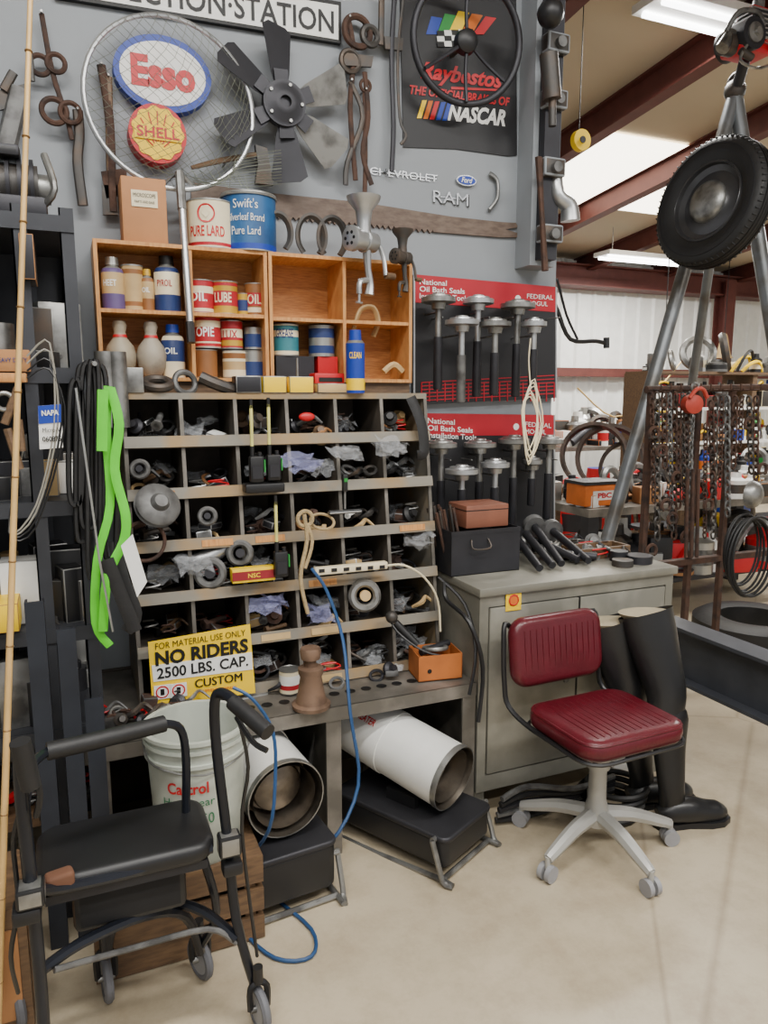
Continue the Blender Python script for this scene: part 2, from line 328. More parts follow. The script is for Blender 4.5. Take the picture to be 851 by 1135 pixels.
# emblems
def emblem(name,t,p0,p1,h,edge):
    b=B(name); y=2.743
    if edge:
        a=S(p0[0]-3,p0[1]-h*.75,y=y);c=S(p1[0]+3,p1[1]+h*.75,y=y); m_=(a+c)/2
        b.tx(t,(p0[0],p0[1]+1),(p1[0]+1,p1[1]+1),h+1,y+.001,black,0); b.tx(t,p0,p1,h,y-.001,chrome,0)
    else: b.tx(t,p0,p1,h,y,chrome,0)
    a=S(p0[0],p0[1],y=y);c=S(p1[0],p1[1],y=y); b.bb(a.x+.003,c.x-.003,y+.002,2.75,a.z-.002,a.z+.002,chrome); b.fin()
emblem('car_script_emblem','CHEVROLET',(410,189),(485,198),8,False); emblem('truck_emblem','RAM',(480,217),(519,222),13,True)
b=B('oval_badge'); c=S(517,200,y=2.735); b.disc(c,.045,.02,2.735,.015,chrome); b.disc(c,.04,.016,2.733,.002,blu); b.text('Ford',(c.x,2.731,c.z),.02,.05,white,shear=.3); b.fin()
b=B('curved_bracket'); b.tube([S(543,192,y=2.735),S(551,200,y=2.735),S(551,220,y=2.735),S(542,233,y=2.735)],.012,steel,8,flat=.6); b.fin()
b=B('two_man_saw'); top=[(212,202),(300,214),(400,224),(500,240),(555,246),(572,247)]; bot=[(574,252),(560,254),(573,258),(575,263),(555,263),(480,257)]
teeth=[]; 
for i in range(42): 
    x=480-i*6.2; yy=257-(480-x)*.092; teeth+=[(x,yy-2.5),(x-3.1,yy+1.5)]
b.pl(top+bot+teeth+[(212,232)],2.738,.012,sawm); b.fin()
b=B('wall_hatchet'); b.tube([S(212,186,y=2.7),S(245,178,y=2.7),S(285,171,y=2.7)],[.008,.012,.01],oldw,8,flat=.7); b.pl([(283,160),(296,164),(303,205),(283,203),(286,182)],2.69,.02,iron); b.cyl(S(250,180,y=2.7),S(250,180,y=2.7)+V((0,.05,0)),.004,steel,n=6); b.fin()
def wall_tool(name,parts):
    b=B(name); first=None
    for k,p in enumerate(parts):
        y=2.71-k*.003
        if p[0]=='t': b.tube([S(a,c_,y=y) for a,c_ in p[1]],p[2],p[3],8,flat=.6,fdir=(1,0,.01),sm=len(p)<5); first=first or S(*p[1][0],y=y)
        elif p[0]=='r': c=S(*p[1],y=y); b.torus(c,(.05,-1,0),p[2],p[3],p[4],24,7)
        elif p[0]=='p': b.pl(p[1],y,.012,p[2])
    if first: b.cyl(first+V((0,-.02,0)),(first.x,2.752,first.z),.004,steel,n=6)
    return b.fin()
wall_tool('sheep_shears',[('t',[(0,190),(10,150),(22,98)],.03,gmet),('p',[(-2,100),(30,92),(33,112),(0,122)],iron),('t',[(4,100),(15,80)],.014,iron),('t',[(35,90),(33,60)],.01,iron)])
wall_tool('pulley_hook_tool',[('t',[(46,15),(58,80),(74,130),(80,155)],.008,rust),('r',(44,72),.028,.008,rust),('r',(62,70),.026,.008,rust),('r',(60,123),.036,.009,rust),('r',(78,125),.03,.008,rust)])
wall_tool('long_blade',[('t',[(86,122),(88,150),(86,180),(92,228)],.016,iron)])
wall_tool('pry_bar',[('t',[(112,72),(121,130),(124,200),(126,235)],.014,rust),('p',[(113,205),(130,205),(131,238),(114,238)],iron)])
wall_tool('broad_axe',[('t',[(120,85),(122,190)],.012,oldw),('p',[(112,190),(140,186),(142,215),(118,220)],rust)])
wall_tool('pulley_wheel_tool',[('t',[(386,20),(392,60),(388,120),(394,200)],.01,rust),('r',(396,35),.05,.012,rust),('r',(410,40),.03,.012,iron),('p',[(380,58),(414,62),(412,74),(380,72)],iron)])
wall_tool('calliper_tool',[('t',[(388,90),(402,130),(385,180),(383,205)],.01,iron),('r',(388,68),.035,.01,iron),('t',[(404,80),(408,130),(402,170),(412,205)],.01,rust)])
wall_tool('brand_iron',[('t',[(404,100),(405,170),(404,222)],.009,rust),('r',(405,95),.02,.006,rust)])
wall_tool('chisel_bar',[('t',[(438,-15),(434,60),(436,140),(434,190)],.01,dk),('p',[(426,40),(447,42),(446,56),(427,54)],iron),('t',[(423,-10),(422,50)],.012,iron)])
wall_tool('hanging_hook',[('t',[(448,-10),(441,60),(443,130),(450,150),(444,160)],.006,iron)])
b=B('horseshoe_set')
for (px_,py_,r) in ((308,258,.05),(345,262,.055),(368,264,.055)):
    c=S(px_,py_,y=2.6); pts=[c+V((math.sin(a)*r*.9,0,math.cos(a)*r*1.25)) for a in [R_(-145+29*i) for i in range(11)]]; b.tube(pts,.013,iron,6,flat=.6)
b.fin()
# ---------------- pigeon-hole pine boxes ----------------
b=B('pine_shelf_box')
ZB,ZT=1.545,1.98; YF,YB=2.56,2.745
def pbox(x0,x1,xm,zm):
    b.bb(x0,x1,YB-.01,YB,ZB,ZT,pine); t=.012
    b.bb(x0,x1,YF,YB,ZT-t,ZT,pineL); b.bb(x0,x1,YF,YB,ZB,ZB+t,pineL)
    for x in (x0,x1-t): b.bb(x,x+t,YF,YB,ZB+t,ZT-t,pineL)
    for x in xm: b.bb(x-t/2,x+t/2,YF+.004,YB,ZB+t,ZT-t,pineL)
    b.bb(x0+t,x1-t,YF+.006,YB,zm-t/2,zm+t/2,pineL)
pbox(.105,.655,[.4],1.765); pbox(.66,1.2,[.935],1.76)
b.bb(.1,1.2,2.58,2.74,1.505,ZB,oldw); b.fin()
zl=ZB+.0125; zu=1.772
tin=M('tin_silver','a9a9a4',.35,.7)
lbl=[M('label_purple','5a4a78',.5),M('label_olive','7f7a4a',.5),M('label_navy','1f3468',.5),M('label_red','a81c28',.5),M('label_brown','8a5a30',.5),M('label_teal','2f7480',.5)]
def shelf_can(x,z,r,h,body,bands,txt=None,tm=None,name='oil_can',y=2.64,lid=tin,tz=.5):
    b=B(name); can(b,(x,y,z),r,h,body,bands,lid,txt,tm,tz=tz); b.fin()
xp=lambda px,py=300,y=2.64:S(px,py,y=y).x
def bottle(x,z,r,h,m,cap,lab,name='spray_can',t='OIL'):
    b=B(name); b.lathe((x,2.63,z),(0,0,1),[(0,0),(0,r),(h*.1,r),(h*.3,r),(h*.7,r),(h*.78,r*.85),(h*.83,r*.5),(h*.85,r*.5),(h*.85,r*.6),(h,r*.55),(h,0)],m,18,[tin,m,m,lab,m,tin,tin,cap,cap,cap]); b.text(t,(x,2.63,z+h*.5),h*.12,r*1.2,white if lab!=cream else lbl[3],cyl=(r*1.02,-.35)); b.fin()
bottle(xp(124),zu,.036,.165,lbl[0],tin,tan,t='HEET'); shelf_can(xp(146),zu,.035,.145,tan,[(.1,.2,lbl[4]),(.2,.8,tan),(.8,.9,lbl[4])]); bottle(xp(162),zu,.022,.135,lbl[4],gold,tan); bottle(xp(184),zu,.042,.18,lbl[2],black,cream,t='PYROIL')
pinm=M('old_pin_stoneware','9c9282',.5,col2='766c5f',scale=12)
def pin(px_,m_):
    b=B('bowling_pin'); x=xp(px_,385); b.lathe((x,2.62,zl),(0,0,1),[(0,0),(0,.026),(.03,.044),(.07,.05),(.1,.042),(.125,.023),(.145,.018),(.165,.023),(.18,.019),(.186,0)],m_,20)
    b.lathe((x,2.62,zl),(0,0,1),[(.128,.0235),(.137,.0205)],red,20); b.fin()
pin(133,M('old_pin_white','9f937d',.5,col2='766b5b',scale=12)); pin(167,pinm)
bottle(xp(191,380),zl,.038,.175,cream,blu,lbl[2])
for px_,r,h,m_,bd,t,tm in ((221,.044,.11,lbl[3],[(.05,.15,cream),(.6,.8,cream)],'OIL',white),(248,.044,.11,gold,[(.25,.7,lbl[3]),(.85,.95,lbl[3])],'LUBE',cream),(268,.022,.075,gold,[(.2,.7,lbl[2])],None,None),(282,.036,.11,lbl[4],[(.1,.25,cream),(.3,.7,lbl[3])],'OIL',cream)):
    shelf_can(xp(px_),zu,r,h,m_,bd,t,tm)
for px_,r,h,m_,bd,t,tm in ((229,.046,.112,cream,[(.05,.15,lbl[3]),(.2,.65,lbl[3]),(.85,.95,lbl[3])],'OPIE',white),(256,.038,.1,lbl[3],[(.1,.3,gold),(.4,.7,cream)],'LUX',lbl[3]),(280,.032,.08,tin,[(.1,.3,lbl[2]),(.3,.7,lbl[2])],None,None)):
    shelf_can(xp(px_,355),zl+.1,r,h-.005,m_,bd,t,tm)
for px_,m_,bd in ((227,lbl[4],[(.1,.9,lbl[4])]),(260,cream,[(.3,.6,tan),(.7,.9,lbl[4])]),(280,tin,[(.1,.6,lbl[2])])): shelf_can(xp(px_,400),zl,.042,.095,m_,bd)
for px_,bd,t,bo in ((316,[(.15,.6,lbl[5]),(.8,.95,lbl[5])],'GREASE',cream),(356,[(.1,.35,lbl[2]),(.35,.6,tin),(.6,.9,lbl[2])],None,tin)): shelf_can(xp(px_,365),zl+.08,.047,.11,bo,bd,t,lbl[2],tz=.7)
b=B('parts_box'); b.bb(.69,.83,2.6,2.72,zl,zl+.079,dk); b.bb(.845,.92,2.6,2.72,zl,zl+.079,red); b.fin()
b=B('red_drawer_unit'); b.bb(.79,.915,2.5,2.57,1.505,1.53,red,bev=.003); b.bb(.80,.91,2.5,2.57,1.532,1.575,red,bev=.004); b.bb(.815,.9,2.497,2.5,1.545,1.56,black); b.fin()
b=B('pump_horn_bracket'); c=S(405,350,y=2.64); b.tube([c+V((-.05,0,-.06)),c+V((-.02,0,.02)),c+V((.03,0,.03)),c+V((.05,0,-.02)),c+V((.03,0,-.075))],.012,tan,8,flat=.6); b.fin()
b=B('wooden_box'); bx=M('box_wood','b07a4e',.7,var=.08); b.bb(xp(134,230,2.62),xp(183,230,2.62),2.58,2.7,1.98,2.18,bx,bev=.003); x=xp(159,230,2.62); b.bb(x-.04,x+.04,2.577,2.579,2.09,2.14,cream); b.text('MICROSCOPE',(x,2.575,2.125),.012,.068,black,bold=0); b.text('PARTS AND BASE',(x,2.575,2.105),.008,.06,black,bold=0); b.fin()
b=B('lard_tin'); c=V((xp(233,250),2.64,1.98)); can(b,c,.077,.155,cream,[(.05,.12,lbl[3]),(.12,.2,cream)],tin,'PURE LARD',red,.34,.22,1.6); b.text('●',c+V((0,0,.108)),.06,.06,red,cyl=(.0785,-.35)); b.text('◆',c+V((0,0,.108)),.03,.03,cream,cyl=(.079,-.35)); b.fin()
b=B('lard_bucket'); c=V((xp(276,250),2.64,1.98)); can(b,c,.092,.19,M('tin_blue','275a8c',.45,col2='1d4270'),[(.0,.12,blu)],tin); b.text("Swift's",c+V((0,0,.148)),.03,.085,white,cyl=(.094,-.35),bold=0); b.text("Silverleaf Brand",c+V((0,0,.105)),.024,.13,white,cyl=(.094,-.35),bold=0); b.text("Pure Lard",c+V((0,0,.062)),.027,.1,white,cyl=(.094,-.35),bold=0); b.torus(c+V((0,0,.18)),(0,0,1),.095,.003,tin); b.fin()
def grinder(px_,py_,sc,m,name,yy):
    b=B(name); c=S(px_,py_,y=yy); b.T=Matrix.Translation(c)@Matrix.Rotation(R_(25),4,'Z')@Matrix.Scale(sc,4)
    b.lathe((0,0,.0),(0,0,1),[(-.1,.026),(-.05,.024),(-.01,.03),(.02,.055),(.035,.06),(.035,.054),(.02,.04),(-.02,.02)],m,24)
    b.cyl((-.05,0,-.11),(.05,0,-.11),.034,m,n=20); b.lathe((-.07,0,-.11),(1,0,0),[(0,0),(0,.034),(.004,.042),(.022,.042),(.022,.034)],m,24); b.torus((.0,0,-.11),(1,0,0),.036,.004,m)
    for k in range(6): a=2*math.pi*k/6; b.cyl((-.071,math.cos(a)*.02,-.11+math.sin(a)*.02),(-.0695,math.cos(a)*.02,-.11+math.sin(a)*.02),.006,black,n=8)
    b.tube([(.015,.0,-.14),(.02,0,-.2),(.03,0,-.25),(.025,0,-.29)],[.016,.012,.014,.018],m,8); b.tube([(.025,0,-.24),(-.02,0,-.25),(-.025,0,-.29)],.01,m,8); b.cyl((-.025,0,-.32),(-.025,0,-.24),.005,m); b.cyl((-.04,0,-.32),(-.01,0,-.32),.004,m)
    b.cyl((.05,0,-.11),(.075,0,-.11),.012,m); b.tube([(.075,-.0,-.11),(.08,-.02,-.16),(.08,-.03,-.22)],.008,m,8); b.cyl((.08,-.03,-.22),(.12,-.035,-.22),.012,oldw)
    b.fin()
grinder(403,230,1.0,alu,'meat_grinder',2.5); grinder(446,262,.65,iron,'hand_mill',2.5)
# ---------------- pegboards ----------------
pb=M('pegboard_black','1f1f22',.5,var=.1); pr=M('pegboard_red','a81024',.5,var=.05)
def pegboard(l,r,t0,t1,b0,b1,hh,grid):
    b=B('seal_tool_display_board'); y=2.72
    b.pl([(l,t0),(r,t1),(r,b1),(l,b0)],y,.028,pb)
    b.pl([(l,t0),(r,t1),(r,t1+hh*.9),(l,t0+hh)],y-.002,.002,pr)
    for x,dy in ((l,0),(r,0)): b.cyl(S(x,t0 if x==l else t1,y=y),S(x,b0 if x==l else b1,y=y),.005,alu,n=6)
    b.tx('National',(l+6,t0+8),(l+36,t0+10),6,y-.004,white,.01); b.tx('Oil Bath Seals',(l+6,t0+16),(l+56,t0+19),6,y-.004,white,.01); b.tx('Installation Tools',(l+6,t0+24),(l+60,t0+27),6,y-.004,white,.01)
    b.tx('FEDERAL',(r-32,t1+10),(r-3,t1+12),5,y-.004,white,.0); b.tx('MOGUL',(r-32,t1+18),(r-9,t1+19),5,y-.004,white,.0); c=S(r-42,t1+13,y=y-.004); b.disc(c,.014,.014,y-.004,.001,white)
    if grid:
        for k in range(18):
            u=l+8+k*(r-l-10)/17; b.cyl(S(u,b0-25,y=y-.001),S(u,b0-4,y=y-.001),.003,pr,n=4)
        for k in range(6): b.cyl(S(l+8,b0-25+k*4,y=y-.001),S(r-2,b1-25+k*4,y=y-.001),.003,pr,n=4)
    for k in range(6):
        p=S(l+20+k*(r-l-30)/5,t0+50,y=y); b.cyl(p,p+V((0,-.09,.0)),.003,steel,n=5)
    b.fin()
pegboard(459,616,304,318,449,441,31,True); pegboard(468,614,458,460,610,600,25,False)
def driver(px_,t,bt,rd,m,hm,y=2.6,k=0):
    b=B('seal_driver'); p=S(px_,t,y=y); q=S(px_,bt,y=y); L=p.z-q.z; r=rd*.0039
    pr_=[(0,0),(0,.015),(.006,.018),(L*.55,.017),(L*.55,.012),(L-.06,.012),(L-.06,.026),(L-.038,.03),(L-.038,r*.8),(L-.034,r),(L-.017,r),(L-.014,r*.75),(L-.008,r*.72),(L-.006,r*.4),(L,r*.35),(L,0)]
    b.lathe((p.x,y,q.z),(0,0,1),pr_,m,24,[hm]*3+[m]*12); b.cyl((p.x,y,p.z-.07),(p.x,2.72,p.z-.07),.004,steel,n=6); b.fin()
for a in ((486,325,432,17,steel,dk,2.61),(512,350,446,17,alu,gmet,2.56),(530,327,440,16,alu,dk,2.64),(549,352,438,16,steel,dk,2.56),(574,332,440,18,steel,dk,2.63),(592,352,430,13,alu,dk,2.56),
          (489,486,588,16,steel,dk,2.62),(512,515,575,17,alu,dk,2.55),(532,486,590,17,steel,dk,2.64),(549,508,578,15,alu,dk,2.56),(570,482,585,17,steel,dk,2.64),(609,482,575,15,steel,dk,2.61),(590,505,560,11,steel,dk,2.64)): driver(*a)
b=B('string_coil'); 
for k in range(6): b.tube([S(590+random.uniform(-3,3),420+k*4,y=2.52),S(578+random.uniform(-4,3),455,y=2.51),S(588+random.uniform(-5,5),515-k*3,y=2.5),S(598+random.uniform(-4,4),470,y=2.51)],.003,cream,5,closed=True)
b.tube([S(588,375,y=2.53),S(586,400,y=2.53),S(588,430,y=2.52)],.003,cream,5); b.fin()
# ---------------- bin cabinet ----------------
def yf(z): return 2.33+(z-.52)*.143
X0,X1=.162,1.21; NR,NC=6,6; Z0,Z1=.52,1.5; rh=(Z1-Z0)/NR; cw=(X1-X0)/NC
b=B('parts_bin_cabinet')
b.bb(X0,X1,2.735,2.745,Z0,Z1,cubm)
for i in range(NC+1):
    x=X0+i*cw
    b.ext([(x-.005,yf(Z0),Z0),(x-.005,yf(Z1),Z1),(x-.005,2.74,Z1),(x-.005,2.74,Z0)],(.01,0,0),lipm if i in (0,NC) else cubm)
    b.ext([(x-.006,yf(Z0)-.002,Z0),(x-.006,yf(Z1)-.002,Z1),(x-.006,yf(Z1)+.006,Z1),(x-.006,yf(Z0)+.006,Z0)],(.012,0,0),bench)
for j in range(NR+1):
    z=Z0+j*rh; b.bb(X0,X1,yf(z),2.74,z-.006,z+.004,cubm if j<NR else bench)
    if j<NR: b.box(((X0+X1)/2,yf(z)-.012,z+.016),(X1-X0+.01,.008,.036),lipm,rot=(-12,0,0))
    else: b.bb(X0-.005,X1+.005,yf(z)-.004,yf(z)+.004,z-.014,z+.006,lipm)
for j in range(NR):
    for i in range(NC):
        if random.random()<.35:
            x=X0+(i+.5)*cw; z=Z0+j*rh; b.box((x,yf(z)-.018,z+.016),(.1,.002,.022),random.choice([pineL,tan,card,lipm]),rot=(-12,0,0))
b.fin()
b=B('small_parts_in_bins')
pal=[iron,dk,gmet,steel,bag,black,blkR,gmet,rust,iron,dk,bag,alu,rust,card,iron,dk,bag,oldw,white,blkR,tan]
def crumple(c,r,m):
    for k in range(3):
        o=V(c)+V((random.uniform(-.4,.4)*r,random.uniform(-.2,.2)*r,random.uniform(-.1,.3)*r)); n=5; vs=[];fs=[]
        a=random.uniform(0,6.28); ti=random.uniform(.2,1.0)
        for i in range(n):
            for j in range(n):
                u=(i/(n-1)-.5)*2*r;v=(j/(n-1)-.5)*1.5*r; w_=random.uniform(-.22,.22)*r
                vs.append(o+V((u*math.cos(a)-v*math.sin(a)*math.cos(ti),(u*math.sin(a)+v*math.cos(a))*.5*math.cos(ti)+w_*.5,v*math.sin(ti)*.8+w_)))
        for i in range(n-1):
            for j in range(n-1): fs.append((i*n+j,i*n+j+1,(i+1)*n+j+1,(i+1)*n+j))
        b.add(vs,fs,m)
def piece(x,y,z,wd,m=None,big=1):
    k=random.random(); m=m or random.choice(pal); s_=random.uniform(.6,1.15)*big
    if m in (bag,bagb): crumple((x,y,z+.035*s_),.045*s_,m)
    elif k<.16: b.torus((x,y,z+.008),(random.uniform(-.4,.4),-.6,1),.03*s_,.006,m,16,6)
    elif k<.32:
        a=random.uniform(0,3.14); L=.05*s_; p=V((x-L*math.cos(a),y-L*math.sin(a)*.6,z+.015)); q=V((x+L*math.cos(a),y+L*math.sin(a)*.6,z+.015+random.uniform(0,.04))); r=.009*s_; b.cyl(p,q,r,m,n=10); b.cyl(p,p+(q-p)*.15,r*1.9,m,n=6)
    elif k<.42: b.lathe((x,y,z+.025),(random.uniform(-.8,.8),-1,.5),[(0,.014*s_),(0,.03*s_),(.012,.032*s_),(.02,.018*s_),(.035,.015*s_),(.035,0)],m,16)
    elif k<.6: b.box((x,y,z+.02),(random.uniform(.03,.08)*s_,.05,random.uniform(.015,.04)),m,rot=(random.uniform(-20,20),random.uniform(-25,25),random.uniform(-60,60)),bev=.003)
    elif k<.8: b.tube([(x-.04,y,z+.01),(x-.01,y-.02,z+.03),(x+.02,y+.01,z+.04),(x+.05,y,z+.015)],[.006*s_,.011*s_,.008*s_,.005*s_],m,6)
    else: b.tube([(x+.035*s_*math.cos(t*1.9),y+.02*math.sin(t*1.9),z+.01+.006*t) for t in range(7)],.003,random.choice([blkR,rust,steel,red]),5)
for j in range(NR):
    for i in range(NC):
        z=Z0+j*rh+.005; x=X0+(i+.5)*cw
        for k in range(random.randint(6,13)): piece(x+random.uniform(-.05,.05),yf(z)+random.uniform(.03,.2),z+random.choice([0,0,.02,.03,.045]),cw)
b.fin()
b=B('wheel_bearing_set')
for px_,py_,r in ((233,635,.05),(266,613,.042),(404,660,.055),(230,572,.03),(155,520,.03)):
    c=S(px_,py_,y=2.38 if py_<650 else 2.34); b.torus(c,(-.2,-1,.2),r*.8,r*.28,gmet if px_!=404 else steel,24,8); b.lathe(c,(-.2,-1,.2),[(0,0),(0,r*.35),(.02,r*.35),(.02,0)],tan if px_==404 else dk,16)
b.cyl(S(215,625,y=2.42),S(255,605,y=2.42),.035,alu,r1=.02); b.fin()
b=B('pulley_casting'); c=S(172,563,y=2.36); b.lathe(c,(.3,-1,.6),[(0,0),(0,.065),(.01,.07),(.02,.05),(.03,.07),(.04,.06),(.045,.03),(.06,.02),(.06,0)],gmet,24); b.torus(S(160,600,y=2.33),(0,-1,.2),.06,.006,rust); b.fin()
b=B('top_shelf_parts')
for (x0,x1,m_,h) in ((140,160,steel,28),(262,290,iron,20),(292,318,yel,20),(321,348,yel,20),(352,385,tan,12)):
    a=S(x0,437,y=2.46);c=S(x1,437,y=2.46); b.bb(a.x,c.x,2.46,2.53,1.506,1.506+h*.0028,m_ if m_!=iron else dk,bev=.003)
b.torus(S(175,425,y=2.5),(0,-.4,1),.04,.014,iron); b.torus(S(205,424,y=2.5),(.3,-1,.3),.035,.01,gmet); b.tube([S(222,418,y=2.5),S(238,425,y=2.49),S(258,432,y=2.5)],.02,iron,8); b.lathe(S(330,436,y=2.5),(0,0,1),[(0,.01),(.04,.02),(.045,.005),(.12,.003),(.12,0)],steel,12)
b.tube([S(425,412,y=2.6),S(436,404,y=2.6),S(446,412,y=2.6)],.012,tan,6); b.fin()
b=B('steel_pipe_section')
for px_ in (118,131):
    c=S(px_,436,y=2.45); b.lathe((c.x,2.45,1.4),(0,0,1),[(0,.03),(.23,.03),(.23,.024),(0,.024)],steel,20)
b.fin()
b=B('aerosol_can'); c=S(395,436,y=2.45); b.lathe((c.x,2.46,1.506),(0,0,1),[(0,0),(0,.032),(.01,.033),(.05,.033),(.12,.033),(.17,.033),(.18,.025),(.18,.022),(.215,.02),(.215,0)],blu,20,[tin,blu,yel,blu,blu,tin,blu,blu,blu]); b.text('CLEAN',(c.x,2.46,1.635),.022,.045,yel,cyl=(.034,-.35)); b.fin()
b=B('plastic_parts_bag')
for px_,py_,m_ in ((335,512,bagb),(385,503,bag),(430,497,bag),(300,668,bagb),(352,680,bagb),(212,625,bag),(460,600,bag)):
    c=S(px_,py_,y=2.37); crumple(c,.055,m_); crumple(c+V((.01,-.01,-.01)),.045,m_)
b.sph(S(340,462,y=2.45),.022,red,(1.3,.5,.7)); b.fin()
def radio(px_,py_,yy,name='two_way_radio'):
    b=B(name); c=S(px_,py_,y=yy); b.box(c,(.045,.03,.085),blk,bev=.006); b.box(c+V((0,-.017,-.01)),(.032,.003,.04),dk); b.cyl(c+V((-.012,0,.04)),c+V((-.012,0,.075)),.007,blk); t=c+V((-.012,0,.075)); b.cyl(t,t+V((0,0,.13)),.0055,M('antenna_yellow','d8d27a',.5),n=8); b.cyl(t+V((0,0,.12)),t+V((0,0,.15)),.0055,blk,n=8)
    b.cyl(c+V((.012,0,.04)),c+V((.012,0,.055)),.007,blk); b.box(c+V((.026,-.004,.01)),(.004,.015,.04),grn); b.fin()
radio(284,520,2.36); radio(303,518,2.36); radio(311,625,2.3)
b=B('radio_charger'); c=S(292,540,y=2.37); b.box(c,(.13,.06,.03),blk,bev=.006); b.fin()
b=B('handheld_tester'); c=S(382,535,y=2.35); b.box(c,(.018,.02,.06),blk,bev=.004); b.box(c+V((0,-.012,.01)),(.012,.002,.012),grn); b.cyl(c+V((0,0,-.03)),c+V((0,0,-.09)),.004,steel); b.box(c+V((0,.0,-.1)),(.12,.02,.012),alu,bev=.003); b.fin()
b=B('power_strip'); p=S(348,632,y=2.31);q=S(428,627,y=2.31); L=(q-p).length; b.box((p+q)/2,(L,.03,.025),cream,bev=.004)
for k in range(6): b.box(p.lerp(q,(k+.5)/6)+V((0,-.016,0)),(.02,.002,.012),blk)
b.tube([q,q+V((.06,-.02,0)),S(470,640,y=2.3),S(485,665,y=2.3),S(488,700,y=2.28)],.004,cream,6); b.fin()
b=B('yellow_red_box'); c=S(280,636,y=2.33); b.box(c,(.14,.04,.045),yel,bev=.002); b.box(c+V((0,-.021,-.0)),(.14,.002,.028),M('dull_red','8d1f28',.5)); b.text('NSC',c+V((0,-.023,0)),.015,.04,yel); b.fin()
b=B('hanging_rope'); ropem=M('manila_rope','a8926c',.9,scale=60,bump=.5)
b.tube([S(337,570,y=2.31),S(340,600,y=2.3),S(333,640,y=2.28),S(341,680,y=2.27)],.007,ropem,7); b.tube([S(337,575,y=2.31),S(346,600,y=2.3),S(338,630,y=2.28)],.006,ropem,7); b.torus(S(338,575,y=2.31),(0,-1,0),.025,.007,ropem); b.torus(S(357,578,y=2.34),(0,-.6,1),.04,.005,ropem); b.fin()
b=B('v_belt_piece'); b.tube([S(455,440,y=2.42),S(467,470,y=2.4),S(470,500,y=2.39),S(462,505,y=2.39)],.02,blkR,6,flat=.25,fdir=(1,0,0)); b.fin()
b=B('no_riders_sign'); y=2.285
b.pl([(164,712),(277,692),(283,768),(169,783)],y,.004,yel)
b.pl([(168,738),(279,723),(280,742),(170,756)],y-.002,.002,white)
b.tx('FOR MATERIAL USE ONLY',(172,717),(272,701),7,y-.003,black,.0); b.tx('NO RIDERS',(172,731),(275,715),16,y-.003,black,.04); b.tx('2500 LBS. CAP.',(174,747),(275,732),12,y-.004,black,.02)
b.tx('CUSTOM',(216,758),(268,750),9,y-.003,black,0); b.tx('CUSTOM',(216.6,758),(268.6,750),9,y-.0032,black,0); b.tx('EQUIPMENT COMPANY',(220,767),(262,762),4,y-.003,red,0)
for px_ in (180,198):
    p=S(px_,767-(px_-180)*.12,y=y-.003); b.box(p,(.05,.002,.045),white); b.torus(p,(0,-1,0),.018,.003,red,16,4); b.box(p+V((0,-.001,0)),(.012,.002,.02),black)
b.fin()
# ---------------- bench under the bins ----------------
b=B('steel_bench'); XL,XR=-.04,1.245; YF=2.12; ZT=.52
b.bb(XL,XR,YF,2.74,ZT-.02,ZT-.005,bench); b.bb(XL,XR,YF-.004,YF+.004,ZT-.05,ZT-.005,bench)
b.bb(XR-.01,XR,YF,2.74,0,ZT-.02,bench); b.bb(XR-.05,XR-.01,YF,YF+.01,0,ZT-.05,bench)
for x in (.72,.02): b.bb(x,x+.012,YF+.02,2.74,0,ZT-.02,bench); b.bb(x-.02,x+.03,YF,YF+.01,0,ZT-.05,bench)
b.bb(XL,XR,2.72,2.745,0,ZT,cubm)
for k in range(14):
    x=.42+k*.057
    if x<1.2: b.lathe((x,YF+.1,ZT-.0048),(0,0,1),[(0,0),(0,.016),(.0012,.018)],black,14)
b.fin()
b=B('loose_parts_on_bench')
for k in range(36): piece(random.uniform(0,.32),random.uniform(2.17,2.3),ZT+random.choice([0,0,.02]),.1,m=random.choice([iron,dk,gmet,steel,rust]),big=.8)
for k in range(8): piece(random.uniform(.5,1.18),random.uniform(2.26,2.3),ZT,.1,m=random.choice([iron,dk,gmet,bag]),big=.8)
b.fin()
b=B('screw_jack'); c=S(345,783,z=ZT); b.lathe((c.x,c.y,ZT),(0,0,1),[(0,0),(0,.06),(.012,.062),(.018,.05),(.05,.042),(.1,.034),(.115,.04),(.13,.04),(.135,.018),(.16,.018),(.16,.03),(.185,.034),(.195,.03),(.195,0)],M('jack_rust','7b6250',.6,.3,col2='5a4638',scale=15),24); b.fin()
b=B('small_tin_can'); c=S(324,770,z=ZT); can(b,(c.x,c.y+.03,ZT),.035,.08,cream,[(.2,.4,lbl[3]),(.4,.8,white)]); b.fin()
b=B('orange_box'); c=S(489,752,z=ZT); b.T=Matrix.Translation((c.x,c.y+.05,ZT))@Matrix.Rotation(R_(-8),4,'Z')
ob=M('box_orange','b5682f',.7)
b.bb(-.08,.08,-.06,.06,0,.003,ob); [b.bb(a0,a1,c0,c1,0,.09,ob) for a0,a1,c0,c1 in ((-.08,-.077,-.06,.06),(.077,.08,-.06,.06),(-.08,.08,-.06,-.057),(-.08,.08,.057,.06))]; b.cyl((-.06,-.02,.09),(.06,.03,.1),.012,dk); b.torus((.0,0,.095),(0,.2,1),.04,.008,steel); b.lathe((-.04,-.061,.035),(0,-1,0),[(0,0),(0,.008),(.001,.008),(.001,0)],black,10); b.fin()
b=B('hairdryer_tool'); b.cyl(S(438,690,y=2.28),S(462,715,y=2.24),.014,blk); b.sph(S(434,684,y=2.28),.022,iron); b.tube([S(430,680,y=2.3),S(440,700,y=2.26),S(470,722,y=2.2),S(500,728,y=2.18)],.004,blk,6); b.fin()
b=B('glass_knob'); b.lathe(S(362,740,z=ZT),(0,0,1),[(0,0),(0,.03),(.02,.034),(.03,.02),(.03,0)],tan,16); b.fin()
